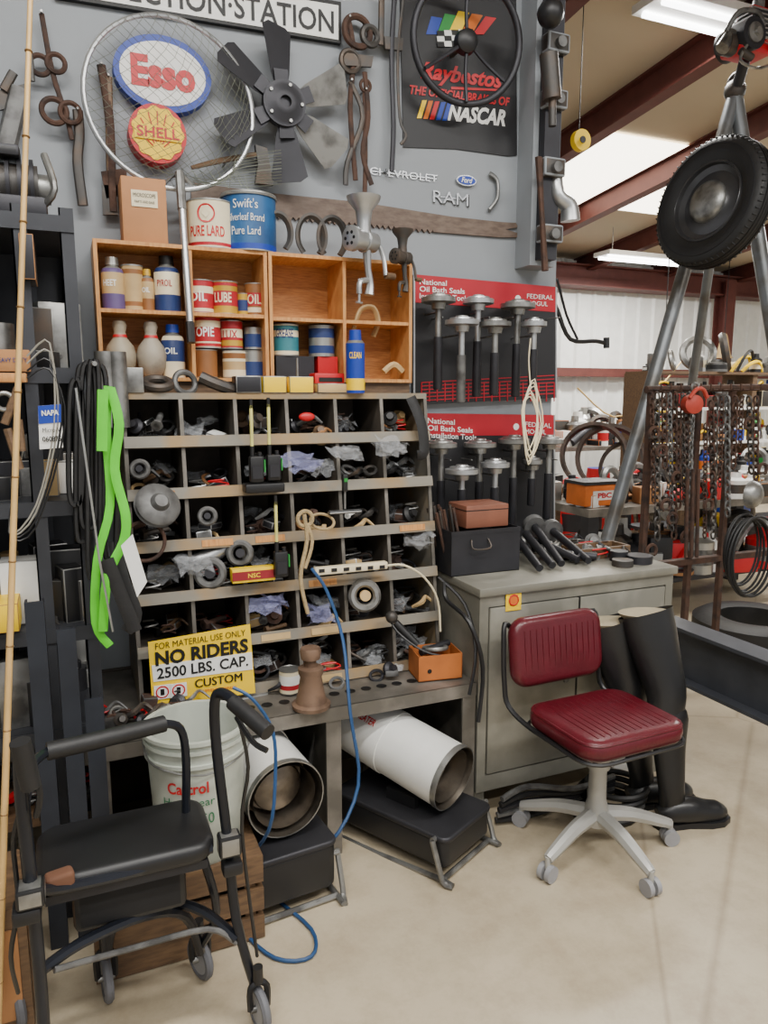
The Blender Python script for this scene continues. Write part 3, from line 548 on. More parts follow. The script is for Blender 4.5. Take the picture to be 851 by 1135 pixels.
# ---------------- torpedo heaters ----------------
shellm=M('heater_shell','e2e2de',.3,.1,var=.06); inner=M('heater_inner','8a8175',.4,.9,col2='4d463e')
def heater(front,back,r,base,txt):
    b=B('torpedo_heater'); f=V(front);k=V(back);ax=(k-f).normalized();L=(k-f).length
    b.lathe(f,ax,[(.0,r*.97),(0,r*1.0),(.02,r*1.0),(.02,r*.98),(L*.55,r*.98),(L*.55,r*1.01),(L*.58,r*1.01),(L,r*.98),(L,r*.6),(L+.02,0)],shellm,36,[steel,steel,steel]+[shellm]*4+[dk,dk])
    b.lathe(f,ax,[(0,r*.97),(.12,r*.9),(.13,r*.5),(.1,0)],inner,36); b.lathe(f,ax,[(.015,r*.82),(.14,r*.78)],inner,28)
    b.lathe(f+ax*.055,ax,[(0,0),(.005,r*.3),(.02,r*.62),(.03,r*.66)],inner,24)
    up=V((0,0,1)); sd=ax.cross(up).normalized(); zz=sd.cross(ax).normalized()
    if txt:
        X=-ax; n=(zz*.75-sd*.66).normalized()
        if n.dot(CAM-f)<0: n=(zz*.75+sd*.66).normalized()
        Yd=n.cross(X).normalized()
        if Yd.z<0: Yd=-Yd
        Xd=Yd.cross(n)
        c=f+ax*(L*.72)+n*(r*1.025)
        b.text('HEATER',c+n*.002,.024,.08,red,x=Xd,up=Yd,bold=.02)
    fl=V((ax.x,ax.y,0)).normalized(); ang=math.degrees(math.atan2(fl.y,fl.x))
    c=(f+k)/2; c=V((c.x,c.y,0))+fl*-.05
    A=Matrix.Rotation(R_(ang),3,'Z'); zt=f.z-r-.005
    b.rr(V((c.x,c.y,base+(zt-base)*.48)),(L*1.02,.27,(zt-base)*.8),.03,.018,blk,ax=A)
    b.rr(V((c.x,c.y,zt-.02)),(L*1.05,.275,.02),.03,.008,dk,ax=A)
    for s_ in (-.05,.05): b.box(c+sd*s_+V((0,0,zt+.005)),(.12,.02,.05),blk,rot=(0,0,ang))
    for s_ in (-1,1):
        o=sd*(.15*s_)
        b.tube([f-fl*.02+o+V((0,0,-f.z+.14)),f-fl*.06+o+V((0,0,-f.z+.02)),f-fl*.05+o*.9+V((0,0,-f.z+.012)),k+fl*.02+o+V((0,0,-k.z+.012)),k+fl*.05+o+V((0,0,-k.z+.25)),k-fl*.02+o*.9+V((0,0,-k.z+f.z+r+.04)),k-fl*.12+o*.5+V((0,0,-k.z+f.z+r+.06))],.009,steel,8)
    b.tube([f-fl*.05-sd*.135+V((0,0,-f.z+.012)),f-fl*.05+sd*.135+V((0,0,-f.z+.012))],.009,steel,8)
    b.tube([f-fl*.02-sd*.15+V((0,0,-f.z+.14)),f-fl*.03+sd*.15+V((0,0,-f.z+.14))],.009,steel,8)
    b.tube([k-fl*.12-sd*.075+V((0,0,-k.z+f.z+r+.06)),k-fl*.12+sd*.075+V((0,0,-k.z+f.z+r+.06))],.009,steel,8)
    b.fin()
heater((.52,1.95,.335),(.47,2.42,.345),.118,.03,False); heater((1.08,1.96,.275),(.87,2.36,.355),.11,.03,True)
cb=M('blue_cord','234a78',.5); 
b=B('blue_extension_cord')
b.tube([S(345,630,y=2.27),S(362,655,y=2.24),S(380,710,y=2.18),S(388,790,y=2.07),S(397,870,y=2.03),S(365,935,y=1.98),S(320,945,z=.05),S(285,958,z=.012),S(300,990,z=.008),S(345,1030,z=.008),S(345,1060,z=.008),S(305,1062,z=.008),S(268,1030,z=.008),S(258,1000,z=.008),S(285,965,z=.012)],.0055,cb,6)
b.tube([S(258,762,y=1.9),S(280,775,y=1.88),S(302,810,y=1.88),S(305,860,y=1.86),S(298,920,y=1.84),S(270,960,z=.1),S(262,1010,z=.01)],.005,cb,6); b.fin()
b=B('wall_cable'); b.tube([S(492,645,y=2.28),S(495,665,y=2.25),S(520,690,y=2.1),S(535,740,y=2.08),S(530,800,y=2.07)],.008,blk,6); b.tube([S(486,640,y=2.3),S(515,670,y=2.2),S(527,720,y=2.1),S(520,770,y=2.08)],.006,blk,6); b.fin()
# ---------------- bucket + crate ----------------
b=B('wooden_crate'); 
for z in (.0,.085,.17): b.bb(-.02,.42,1.84,1.855,z+.004,z+.07,oldw); b.bb(-.02,.42,2.08,2.095,z+.004,z+.07,oldw); b.bb(-.02,-.005,1.855,2.08,z+.004,z+.07,oldw); b.bb(.405,.42,1.855,2.08,z+.004,z+.07,oldw)
b.bb(-.02,.42,1.84,2.095,.24,.252,oldw); b.bb(0,.03,1.855,1.88,0,.24,oldw); b.bb(.37,.4,1.855,1.88,0,.24,oldw); b.fin()
b=B('plastic_bucket'); c=V((.272,1.965,.252)); H=.365
buc=M('bucket_plastic','b7bcb1',.35,var=.1,col2='989e93',scale=5); bg=M('bucket_green','1f6b45',.5)
b.lathe(c,(0,0,1),[(0,0),(0,.112),(.01,.116),(.29,.13),(.29,.138),(.3,.138),(.3,.131),(.33,.133),(.33,.14),(.34,.14),(.34,.134),(H-.01,.136),(H-.01,.144),(H,.144),(H,.13),(.1,.118),(.02,.11),(.02,0)],buc,36)
b.tube([c+V((-.14,0,.33)),c+V((-.12,-.09,.3)),c+V((0,-.15,.28)),c+V((.12,-.09,.3)),c+V((.14,0,.33))],.003,steel,6)
b.text('Castrol',c+V((0,0,.235)),.032,.11,red,cyl=(.13,-.35),bold=.02); b.text('Hypergear',c+V((0,0,.19)),.03,.14,bg,cyl=(.128,-.35),bold=0); b.text('80W-50',c+V((0,0,.145)),.03,.12,bg,cyl=(.126,-.3),bold=0); b.fin()
# ---------------- cabinet ----------------
b=B('metal_cabinet'); cx0,cx1,cy0,cz=1.255,2.11,2.12,.85
b.bb(cx0,cx1,cy0+.012,2.7,.1,cz-.03,cabm); b.bb(cx0-.008,cx1+.012,cy0-.012,2.71,cz-.03,cz,cabm,bev=.004)
for x in (cx0,cx1-.04): 
    for y_ in (cy0+.012,2.66): b.bb(x,x+.04,y_,y_+.04,0,.1,cabm)
b.bb(cx0,cx1,cy0,cy0+.012,cz-.07,cz-.03,cabm); b.bb(cx0,cx1,cy0,cy0+.012,.1,.16,cabm); b.bb(cx0,cx0+.035,cy0,cy0+.012,.16,cz-.07,cabm); b.bb(cx1-.035,cx1,cy0,cy0+.012,.16,cz-.07,cabm)
xm=1.67; b.bb(cx0+.04,xm-.004,cy0-.004,cy0+.01,.165,cz-.075,cabm,bev=.003); b.bb(xm+.004,cx1-.04,cy0-.004,cy0+.01,.165,cz-.075,cabm,bev=.003); b.bb(xm-.004,xm+.004,cy0-.002,cy0+.008,.165,cz-.075,black)
b.box((xm-.05,cy0-.012,.55),(.015,.016,.1),steel,bev=.003); b.lathe((xm-.05,cy0-.004,.47),(0,-1,0),[(0,0),(0,.012),(.008,.01),(.008,0)],steel,12)
c=S(569,665,y=cy0-.006); b.box(c,(.062,.002,.075),yel); b.torus(c+V((0,-.002,0)),(0,-1,0),.018,.003,red,16,4); b.box(c+V((0,-.002,0)),(.03,.002,.035),orange); b.fin()
b=B('coiled_hose'); 
for k in range(4): b.torus((1.72+.02*k,2.0,.014+.022*k),(0,.05,1),.13-.008*k,.011,gmet if k==1 else blkR,32,7)
for k in range(5): b.tube([(1.3,2.06-.01*k,.02+.025*k),(1.42,2.04,.02+.028*k),(1.6,2.05-.01*k,.02+.02*k),(1.8,2.04,.03+.015*k)],.011,[blkR,gmet,dk,blkR,gmet][k],7)
b.fin()
b=B('metal_tool_box'); bx0=S(500,636,y=2.3).x;bx1=S(575,636,y=2.3).x; z=cz
for a in ((bx0,bx1,2.3,2.303),(bx0,bx1,2.497,2.5),(bx0,bx0+.003,2.303,2.497),(bx1-.003,bx1,2.303,2.497)): b.bb(*a,z,z+.165,dk)
b.bb(bx0,bx1,2.3,2.5,z,z+.003,dk); b.bb(bx0-.002,bx1+.002,2.298,2.302,z+.15,z+.165,dk); b.tube([(bx0+.08,2.298,z+.13),(bx0+.08,2.28,z+.1),(bx0+.15,2.28,z+.1),(bx0+.15,2.298,z+.13)],.003,iron,5)
for k in range(30):
    x=random.uniform(bx0+.01,bx0+.08);y_=random.uniform(2.32,2.48); b.cyl((x,y_,z+.05),(x-.035+random.uniform(-.02,.02),y_+random.uniform(-.02,.02),z+random.uniform(.2,.255)),.0055,random.choice([rust,rust,iron]),n=6)
b.fin()
b=B('brown_box'); b.bb(bx0+.075,bx0+.255,2.33,2.47,z+.166,z+.25,M('box_brown','7d4e3c',.5),bev=.004); b.bb(bx0+.074,bx0+.256,2.329,2.471,z+.23,z+.233,black); b.fin()
b=B('drift_hammers')
for k,(p0,y0_,p1,y1_) in enumerate((((583,592),2.5,(612,634),2.24),((592,583),2.52,(622,633),2.25),((598,600),2.48,(640,628),2.28),((612,588),2.55,(652,627),2.25),((575,600),2.45,(598,634),2.22),((608,612),2.4,(660,622),2.3))):
    p=S(*p0,y=y0_);q=S(*p1,y=y1_); q.z=max(q.z,cz+.02); b.cyl(p,q,.017,dk,n=14,r1=.014); d=(p-q).normalized()
    if k in (1,3,5): b.cyl(p-d*.01,p+d*.02,.045,gmet,n=24); b.cyl(p+d*.02,p+d*.035,.028,gmet,n=20)
b.fin()
b=B('bolts_on_cabinet')
for k in range(30): piece(random.uniform(1.75,2.05),random.uniform(2.3,2.66),z,.1,m=random.choice([iron,dk,gmet,steel]))
for k in range(14): piece(random.uniform(1.4,1.75),random.uniform(2.55,2.68),z,.1,m=random.choice([iron,dk,gmet]),big=1.4)
b.cyl((1.93,2.2,z),(1.93,2.2,z+.025),.04,iron); b.cyl((2.03,2.22,z),(2.03,2.22,z+.03),.05,dk); b.cyl((1.98,2.28,z),(1.98,2.28,z+.04),.035,dk)
b.bb(1.82,2.08,2.33,2.34,z,z+.045,oldw); b.bb(1.82,2.08,2.43,2.44,z,z+.045,oldw); b.bb(1.82,1.83,2.34,2.43,z,z+.045,oldw); b.bb(2.07,2.08,2.34,2.43,z,z+.045,oldw); b.fin()
# ---------------- chair ----------------
b=B('office_chair'); b.T=Matrix.Translation((1.54,1.82,0))@Matrix.Rotation(R_(2),4,'Z')
gp=M('chair_base_grey','b0afaa',.4,.3,var=.1)
b.lathe((0,0,.09),(0,0,1),[(0,0),(0,.04),(.03,.045),(.07,.035),(.09,.03),(.2,.028),(.2,.038),(.31,.036),(.31,0)],gp,24)
for k in range(5):
    a=R_(72*k-92); d=V((math.cos(a),math.sin(a),0)); t=d*.26+V((0,0,.06))
    b.tube([d*.02+V((0,0,.125)),d*.12+V((0,0,.115)),d*.22+V((0,0,.085)),t+V((0,0,.012))],[.028,.024,.02,.016],gp,8)
    b.cyl(t+V((0,0,.02)),t+V((0,0,-.02)),.009,gp,n=10); w_=V((-d.y,d.x,0)); q=t+V((0,0,-.033))
    for s_ in (-1,1): b.cyl(q+w_*.006*s_,q+w_*.022*s_,.027,M('caster_grey','8d8d90',.5),n=18)
b.T=b.T@Matrix.Translation((-.015,-.03,0))
b.box((0,0,.405),(.18,.18,.02),blk); b.box((0,.0,.422),(.3,.27,.015),blk)
b.rr((0,-.005,.46),(.4,.345,.07),.07,.03,vinyl,k=6)
def outline(dx,dy,rad,z,c=(0,0)): 
    o=[]
    for q,(sx,sy) in enumerate(((1,1),(-1,1),(-1,-1),(1,-1))):
        for j in range(5): an=math.pi/2*(q+j/4); o.append(V((c[0]+sx*(dx/2-rad)+math.cos(an)*rad,c[1]+sy*(dy/2-rad)+math.sin(an)*rad,z)))
    return o
b.tube(outline(.385,.33,.06,.483,(0,-.005)),.005,vinyl,6,closed=True,sm=False); b.tube(outline(.405,.35,.07,.43,(0,-.005)),.006,blk,6,closed=True,sm=False)
for k in range(-6,7): b.tube([(k*.024,-.14,.494),(k*.024,0,.4945),(k*.024,.12,.494)],.003,vinyl,6)
A=Matrix.Rotation(R_(90-8),3,'X')
b.rr((-.03,.215,.65),(.375,.235,.055),.06,.026,vinyl,k=6,ax=A)
for k in range(-6,7): b.tube([(-.03+k*.024,.180,.57),(-.03+k*.024,.186,.645),(-.03+k*.024,.199,.73)],.003,vinyl,6)
for s_ in (-1,1):
    b.tube([(s_*.14-.03,.27,.71),(s_*.187-.03,.25,.745),(s_*.2-.03,.235,.67),(s_*.2-.03,.225,.55),(s_*.2-.02,.21,.47),(s_*.2,.1,.43),(s_*.165,-.12,.415)],.009,blk,8)
b.tube([(-.17,.27,.71),(-.03,.275,.71),(.11,.27,.71)],.009,blk,8); b.fin()
# ---------------- boots ----------------
def boot(o,top,rz,bulge,sc=1,lin_=True):
    b=B('rubber_boot'); b.T=Matrix.Translation(o)@Matrix.Rotation(R_(rz),4,'Z')@Matrix.Scale(sc,4)
    top=V(top); a0=V((-.005,0,.15)); kn=a0.lerp(top,.55)+V((bulge,-.01,0))
    pts=[V((-.0,0,.03)),V((0,0,.08)),a0,a0.lerp(kn,.4),a0.lerp(kn,.7)+V((.006,0,0)),a0.lerp(kn,.78)-V((.004,0,0)),kn,kn.lerp(top,.35),kn.lerp(top,.7),top]
    b.tube(pts,[.045,.05,.05,.062,.074,.07,.078,.088,.1,.108],bootm,20,flat=.6,fdir=(1,0,0),caps=False)
    b.tube([top+V((0,0,.001)),top-V((0,0,.05))],[.105,.06],canvas if lin_ else bootm,20,flat=.6,fdir=(1,0,0),sm=False)
    b.tube([(-.05,0,.045),(0,0,.06),(.07,0,.058),(.13,0,.045),(.18,0,.04),(.215,0,.033)],[.03,.048,.05,.044,.04,.022],bootm,16)
    out=[(-.06,-.03),(-.02,-.04),(.06,-.036),(.14,-.05),(.19,-.046),(.23,-.02),(.235,.01),(.2,.045),(.14,.05),(.06,.038),(-.02,.04),(-.06,.03),(-.07,0)]
    b.ext([(x,y_,0) for x,y_ in out],(0,0,.022),blk)
    b.fin(60)
boot((1.87,1.82,0),(-.07,.14,.78),-14,.03,.95); boot((1.86,1.96,0),(-.14,.05,.74),-10,.01,.95)
# ---------------- walker ----------------
b=B('rollator_walker'); wf=M('walker_frame','1d2028',.3,.3); sil=alu
b.rr((.062,1.637,.5),(.37,.225,.045),.05,.018,blk,k=5); b.box((.062,1.637,.47),(.33,.2,.02),dk)
b.box((.065,1.65,.40),(.24,.14,.11),M('walker_bag','1a1a1c',.8),bev=.015)
b.tube([S(262,778,y=1.45),S(246,768,y=1.5),S(238,778,y=1.52),S(240,830,y=1.54),S(252,930,y=1.56),S(262,1020,y=1.57),S(283,1095,y=1.57)],.0115,wf,10)
b.cyl(S(258,778,y=1.46),S(297,812,y=1.36),.017,blkR,n=12); b.tube([S(262,795,y=1.46),S(280,822,y=1.4),S(296,832,y=1.37)],.006,blk,6)
b.tube([S(262,790,y=1.46),S(275,850,y=1.5),S(268,920,y=1.54),S(285,1060,y=1.56)],.004,blk,6)
b.box(S(254,935,y=1.55),(.05,.04,.05),steel,bev=.006); b.box(S(257,960,y=1.55),(.045,.04,.03),blk,bev=.006)
b.tube([S(22,830,y=1.4),S(24,880,y=1.42),S(32,960,y=1.44),S(42,1060,y=1.47),S(50,1160,y=1.5)],.013,wf,10)
b.cyl(S(22,822,y=1.39),S(34,872,y=1.4),.018,blkR,n=12); b.tube([S(36,840,y=1.41),S(44,880,y=1.4),S(40,905,y=1.41)],.006,blk,6)
b.tube([S(30,880,y=1.42),S(15,930,y=1.45),S(20,1000,y=1.46),S(12,1060,y=1.5),S(20,1100,y=1.6)],.005,blk,6)
b.box(S(34,990,y=1.43),(.05,.05,.04),steel,bev=.006); b.box(S(30,1010,y=1.43),(.05,.05,.03),blk,bev=.006)
b.tube([S(52,833,y=1.58),S(110,820,y=1.6),S(182,802,y=1.64)],.019,blkR,12)
b.tube([S(28,888,y=1.43),S(34,850,y=1.5),S(52,833,y=1.58)],.010,wf,8); b.tube([S(182,802,y=1.64),S(200,808,y=1.66),S(206,840,y=1.67),S(206,900,y=1.68)],.010,wf,8)
b.tube([S(34,985,y=1.45),S(60,985,y=1.5),S(140,968,y=1.53),S(235,940,y=1.55)],.011,wf,8); b.tube([S(60,950,y=1.72),S(215,915,y=1.72)],.01,wf,8)
b.tube([S(40,1080,y=1.52),S(90,1045,y=1.55),S(160,1015,y=1.6),S(205,1015,y=1.66),S(222,1055,y=1.72)],.012,wf,8)
b.tube([S(262,1040,y=1.57),S(225,1010,y=1.62),S(180,1000,y=1.68),S(130,1020,y=1.72),S(118,1060,y=1.75)],.012,wf,8)
b.tube([S(60,1075,y=1.52),S(150,1050,y=1.58),S(230,1030,y=1.58),S(262,1045,y=1.57)],.007,gmet,8)
b.tube([S(100,970,y=1.62),S(112,1010,y=1.7),S(118,1060,y=1.75)],.01,wf,8); b.tube([S(225,950,y=1.62),S(240,1010,y=1.66),S(222,1050,y=1.72)],.01,wf,8)
def wheel(px_,py_,r,dirv=(1,.1,0)):
    c=S(px_,py_,z=r); b.torus(c,dirv,r*.8,r*.2,M('walker_tyre','606166',.6),28,8); b.lathe(c-V(dirv).normalized()*.008,dirv,[(0,0),(0,r*.7),(.016,r*.7),(.016,0)],M('walker_rim','8a8b8e',.5),20); b.tube([c+V((0,0,r*1.3)),c+V((-.02,0,r*1.0)),c+V((-.02,0,0))],.008,blk,6); b.tube([c+V((0,0,r*1.3)),c+V((.02,0,r*1.0)),c+V((.02,0,0))],.008,blk,6); b.cyl(c+V((-.02,0,0)),c+V((.02,0,0)),.008,steel); b.cyl(c+V((0,0,r*1.25)),c+V((0,0,r*2)),.012,blk)
wheel(118,1083,.06); wheel(222,1062,.055,(1,.4,0)); wheel(287,1117,.055,(1,.2,0)); wheel(18,1112,.06,(1,.3,0))
b.rr(S(66,975,y=1.515),(.055,.035,.035),.01,.008,M('brown_pouch','6b4733',.8),ax=Matrix.Rotation(R_(12),3,'Z'))
b.fin()
# ---------------- bamboo pole ----------------
b=B('bamboo_pole'); a=S(34,-15,y=1.98);c=S(3,960,y=1.74); d=c-a; e=a+d*((0.0-a.z)/d.z); a=a-d*.12
bam=M('bamboo','c9a468',.4,var=.15); b.tube([a,e],[.0055,.0085],bam,10,sm=False)
for k in range(1,14): p=a.lerp(e,k/14); b.torus(p,d,.007,.002,M('bamboo_node','7d5c30',.5),12,5)
b.fin()
# ---------------- left rack ----------------
b=B('storage_rack'); rx0,rx1,ry0,ry1=-.75,.045,2.14,2.66
rk=M('rack_steel','3c3e43',.5,.4)
for x in (rx0,-.1,rx1-.035):
    for y_ in (ry0,ry1-.03): b.bb(x,x+.035,y_,y_+.004,.0 if x<-.05 else .54,1.97,rk); b.bb(x,x+.004,y_,y_+.03,0 if x<-.05 else .54,1.97,rk)
for z_ in (.56,.85,1.2,1.55,1.93): b.bb(rx0,rx1,ry0+.005,ry1,z_,z_+.02,rk); b.bb(rx0,rx1,ry0-.004,ry0,z_-.02,z_+.02,rk)
b.bb(rx0,rx1,ry1,ry1+.006,.54,1.95,M('rack_back_panel','2c2e33',.7)); b.fin()
b=B('rack_clutter')
for z_ in (.58,.87,1.22,1.57):
    for k in range(34):
        x=random.uniform(-.5,-.01); y_=random.uniform(2.2,2.55); h=random.uniform(.05,.2); m_=random.choice([dk,iron,card,blk,gmet,rust,steel,white,dk,iron,tan,bench])
        if random.random()<.45: b.box((x,y_,z_+h/2),(random.uniform(.05,.12),.08,h),m_,rot=(0,0,random.uniform(-20,20)),bev=.003)
        elif random.random()<.5: b.cyl((x,y_,z_),(x,y_,z_+h),random.uniform(.02,.05),m_,n=14)
        else: piece(x,y_,z_,.1,m_,1.6)
for k in range(25): piece(random.uniform(-.3,-.02),random.uniform(2.2,2.5),.3,.1,m=random.choice([iron,dk,gmet,red,card]),big=1.4)
b.bb(-.75,-.03,2.2,2.6,.27,.295,oldw); b.fin()
b=B('small_engine'); c=S(22,232,y=2.35); b.T=Matrix.Translation((c.x-.05,2.4,1.95))
b.box((0,0,.05),(.24,.2,.06),dk,bev=.01); b.cyl((-.08,0,.12),(.1,0,.12),.06,iron,n=20)
for k in range(6): b.cyl((-.07+k*.03,0,.12),(-.06+k*.03,0,.12),.075,dk,n=20)
b.cyl((.1,0,.12),(.13,0,.12),.04,steel); b.box((0,-.02,.2),(.12,.1,.03),blk,bev=.008); b.tube([(.1,-.08,.05),(.14,-.1,.1),(.12,-.05,.2)],.01,steel,8); b.fin()
b=B('cardboard_boxes')
for (x0,y0_,x1,y1_,m_) in ((-8,387,34,412,card),(-8,413,30,424,pineL),(20,258,40,310,dk),(-10,672,22,700,yel)):
    p=S(x0,y0_,y=2.1);q=S(x1,y1_,y=2.1); b.bb(p.x,q.x,2.1,2.24,q.z,p.z,m_,bev=.002)
b.tx('HEAVY DUTY',(-6,399),(30,399),5,2.098,lbl[2],.01); b.fin()
b=B('hanging_v_belts')
for k,(px_,t,bt,wd) in enumerate(((92,405,600,8),(98,402,585,9),(104,400,640,7),(110,405,560,9),(84,420,560,8),(122,440,620,7))):
    y_=2.1-.01*(k%3); b.tube([S(px_-wd,(t+bt)/2,y=y_),S(px_-wd+2,t+14,y=y_),S(px_,t,y=y_),S(px_+wd-2,t+14,y=y_),S(px_+wd,(t+bt)/2,y=y_),S(px_+wd-1,bt-12,y=y_),S(px_,bt,y=y_),S(px_-wd+1,bt-12,y=y_)],.007,blkR,6,closed=True,flat=1.6,fdir=(1,0,.01))
b.tube([S(128,600,y=2.08),S(135,640,y=2.06),S(150,680,y=2.05),S(140,700,y=2.05)],.018,blkR,6,flat=.2,fdir=(1,0,0)); b.cyl(S(95,403,y=2.16),S(105,403,y=2.05),.006,steel); b.fin()
b=B('lime_ratchet_strap')
b.tube([S(120,428,y=2.06),S(118,480,y=2.05),S(122,560,y=2.05),S(108,620,y=2.04),S(106,690,y=2.04),S(122,716,y=2.04)],.011,limeg,6,flat=.18,fdir=(1,0,0),sm=True)
b.tube([S(122,430,y=2.05),S(132,470,y=2.04),S(127,520,y=2.04),S(139,570,y=2.03),S(137,600,y=2.03),S(119,640,y=2.02),S(114,700,y=2.03)],.012,limeg,6,flat=.18,fdir=(1,0,0)); b.tube([S(114,432,y=2.03),S(113,500,y=2.03)],.013,limeg,6,flat=.18,fdir=(1,0,0),sm=False)
b.fin()
b=B('yardstick_rod'); b.tube([S(84,430,y=2.0),S(110,620,y=2.0),S(125,700,y=2.02)],.003,alu,6,sm=False); b.tube([S(118,620,y=2.02),S(150,700,y=2.02)],.018,blkR,6,sm=False,flat=.2,fdir=(1,0,0)); b.fin()
b=B('paper_tag'); b.ext([S(134,605,y=2.0),S(147,592,y=2.0),S(163,645,y=2.0),S(152,662,y=2.0)],(0,.001,0),white); b.fin()
b=B('belt_package'); b.pl([(42,450),(68,448),(70,496),(44,498)],2.05,.02,white); b.pl([(42,450),(68,448),(68,468),(43,470)],2.048,.002,blu); b.tx('NAPA',(46,458),(65,457),6,2.046,white,.03); b.tx('Micro-V',(47,477),(67,476),5,2.046,black,.0); b.tx('060875',(47,487),(68,486),6,2.046,black,.02); b.fin()
b=B('looped_wire')
for k in range(4): b.tube([S(30,395+k*8,y=2.06),S(55,380+k*10,y=2.05),S(60+k*4,470,y=2.05),S(40,560+k*8,y=2.05),S(10,590,y=2.05),S(25,500,y=2.06)],.0025,M('dull_wire','8d8a80',.5) if k<2 else blk,5)
b.fin()
b=B('hand_clamps')
for (a1,b1) in (((5,470),(20,430)),((8,475),(22,520)),((20,465),(24,500))): b.cyl(S(*a1,y=2.04),S(*b1,y=2.04),.01,oldw,n=8)
b.torus(S(5,445,y=2.04),(0,-1,0),.02,.006,steel); b.fin()
b=B('steel_channel_offcuts'); 
for x,zt in ((-.13,.98),(-.06,.9),(-.005,.7)): b.bb(x,x+.045,2.02,2.03,0,zt,M('blue_steel','30343c',.5,.4)); b.bb(x,x+.006,2.03,2.06,0,zt,dk); b.bb(x+.039,x+.045,2.03,2.06,0,zt,dk)
b.fin()
b=B('brown_crate'); b.bb(-.5,-.16,1.75,2.0,0,.33,oldw); b.bb(-.48,-.18,1.745,1.75,.05,.28,card); b.fin()
# ---------------- tripod + tyre ----------------
tp=M('galvanised_pipe','7b7f82',.42,.6,col2='635f59',scale=6)
def toground(a,b_): d=b_-a; return a+d*((0-a.z)/d.z)
b=B('pipe_tripod_hoist')
a2=S(814,105,y=3.36); l1b=S(675,590,y=3.3); b.tube([a2,toground(a2,l1b)],.038,tp,14,sm=False)
b2=S(853,345,y=3.15); b.tube([a2,toground(a2,b2)],.042,tp,14,sm=False)
b.tube([a2,(a2.x+.9,4.6,0)],.03,tp,14,sm=False)
b.sph(a2+V((0,0,.02)),.06,iron); b.torus(a2+V((0,0,.06)),(1,0,0),.05,.012,iron)
tc_=S(790,226,y=3.05); b.cyl(tc_,(tc_.x,3.4,tc_.z),.02,iron); b.fin()
b=B('spare_tyre'); c=S(790,226,y=3.02); ax=V((-.985,-.1,.14)).normalized()
b.T=Matrix.Translation(c)@Matrix.Scale(.92,4)@Matrix.Translation(-c)
rb_=[(-.055,.215),(-.075,.25),(-.078,.29),(-.068,.325),(-.05,.343),(-.02,.348),(0,.35),(.02,.348),(.05,.343),(.068,.325),(.078,.29),(.075,.25),(.055,.215)]
b.lathe(c,ax,rb_,blkR,56)
for o in (-.03,-.01,.01,.03): b.torus(c+ax*o,ax,.349,.004,black,56,4)
for o,q in ((.077,.3),(.074,.262)): b.torus(c+ax*o,ax,q,.003,dk,56,4)
rd=M('rim_dark','4a4a4c',.3,.5)
b.lathe(c,ax,[(.05,.22),(.06,.205),(.035,.2),(.02,.17),(.03,.13),(.045,.11),(.04,.085)],rd,48); b.lathe(c,ax,[(.038,.115),(.06,.11),(.078,.09),(.09,.045),(.092,0)],steel,28); b.torus(c+ax*.055,ax,.212,.006,rd,48,6)
b.lathe(c,ax,[(-.05,.22),(-.02,.2),(-.01,.05),(-.01,0)],dk,32)
for k in range(64):
    a=2*math.pi*k/64; u=ax.orthogonal().normalized(); w2=ax.cross(u); p=c+(u*math.cos(a)+w2*math.sin(a))*.346
    for s_ in (-.055,.055): b.tube([p+ax*s_*.8,p+ax*s_*1.15-(p-c).normalized()*.01],.0045,blkR,5,sm=False)
b.fin()
b=B('red_chain_winch'); c=S(826,58,y=3.25); 
b.box(c,(.22,.16,.06),red,bev=.02); b.cyl(c+V((-.05,-.1,.05)),c+V((-.05,.1,.05)),.08,dk,n=24); b.lathe(c+V((-.05,-.1,.05)),(0,-1,0),[(0,0),(0,.05),(.01,.05),(.012,.02),(.03,.018),(.03,0)],steel,20); b.cyl(c+V((-.16,0,.02)),c+V((-.1,0,.02)),.06,iron)
for k in range(7): b.box(c+V((.05,0,.06+k*.022)),(.19,.14,.008),alu)
b.box(c+V((.05,0,.13)),(.15,.11,.17),dk,bev=.01); b.cyl(c+V((.05,-.02,.2)),c+V((.05,-.02,.26)),.03,gmet); b.cyl(c+V((-.19,-.02,-.02)),c+V((-.13,-.02,.06)),.035,steel); b.tube([c+V((-.2,-.05,.05)),c+V((-.15,-.08,.14)),c+V((-.02,-.08,.16)),c+V((.03,-.08,.1))],.014,gmet,8); b.box(c+V((.1,-.09,.02)),(.06,.02,.06),red,bev=.008); b.tube([c+V((-.1,-.1,-.02)),c+V((-.14,-.1,-.1)),c+V((-.02,-.1,-.12)),c+V((.1,-.1,-.08))],.008,steel,6); b.cyl(c+V((-.13,-.09,-.05)),c+V((-.05,-.09,-.07)),.02,iron); b.cyl(c+V((0,0,-.04)),a2,.03,dk); b.fin()
b=B('hanging_clock_gauge'); c=S(641,157,y=3.9); b.cyl(c,c+V((0,-.04,0)),.06,yel,n=24); b.cyl(c+V((0,-.04,0)),c+V((0,-.045,0)),.02,dk); b.cyl(c+V((0,0,.04)),(c.x,c.y,roofz(3.9)),.003,blk); b.fin()
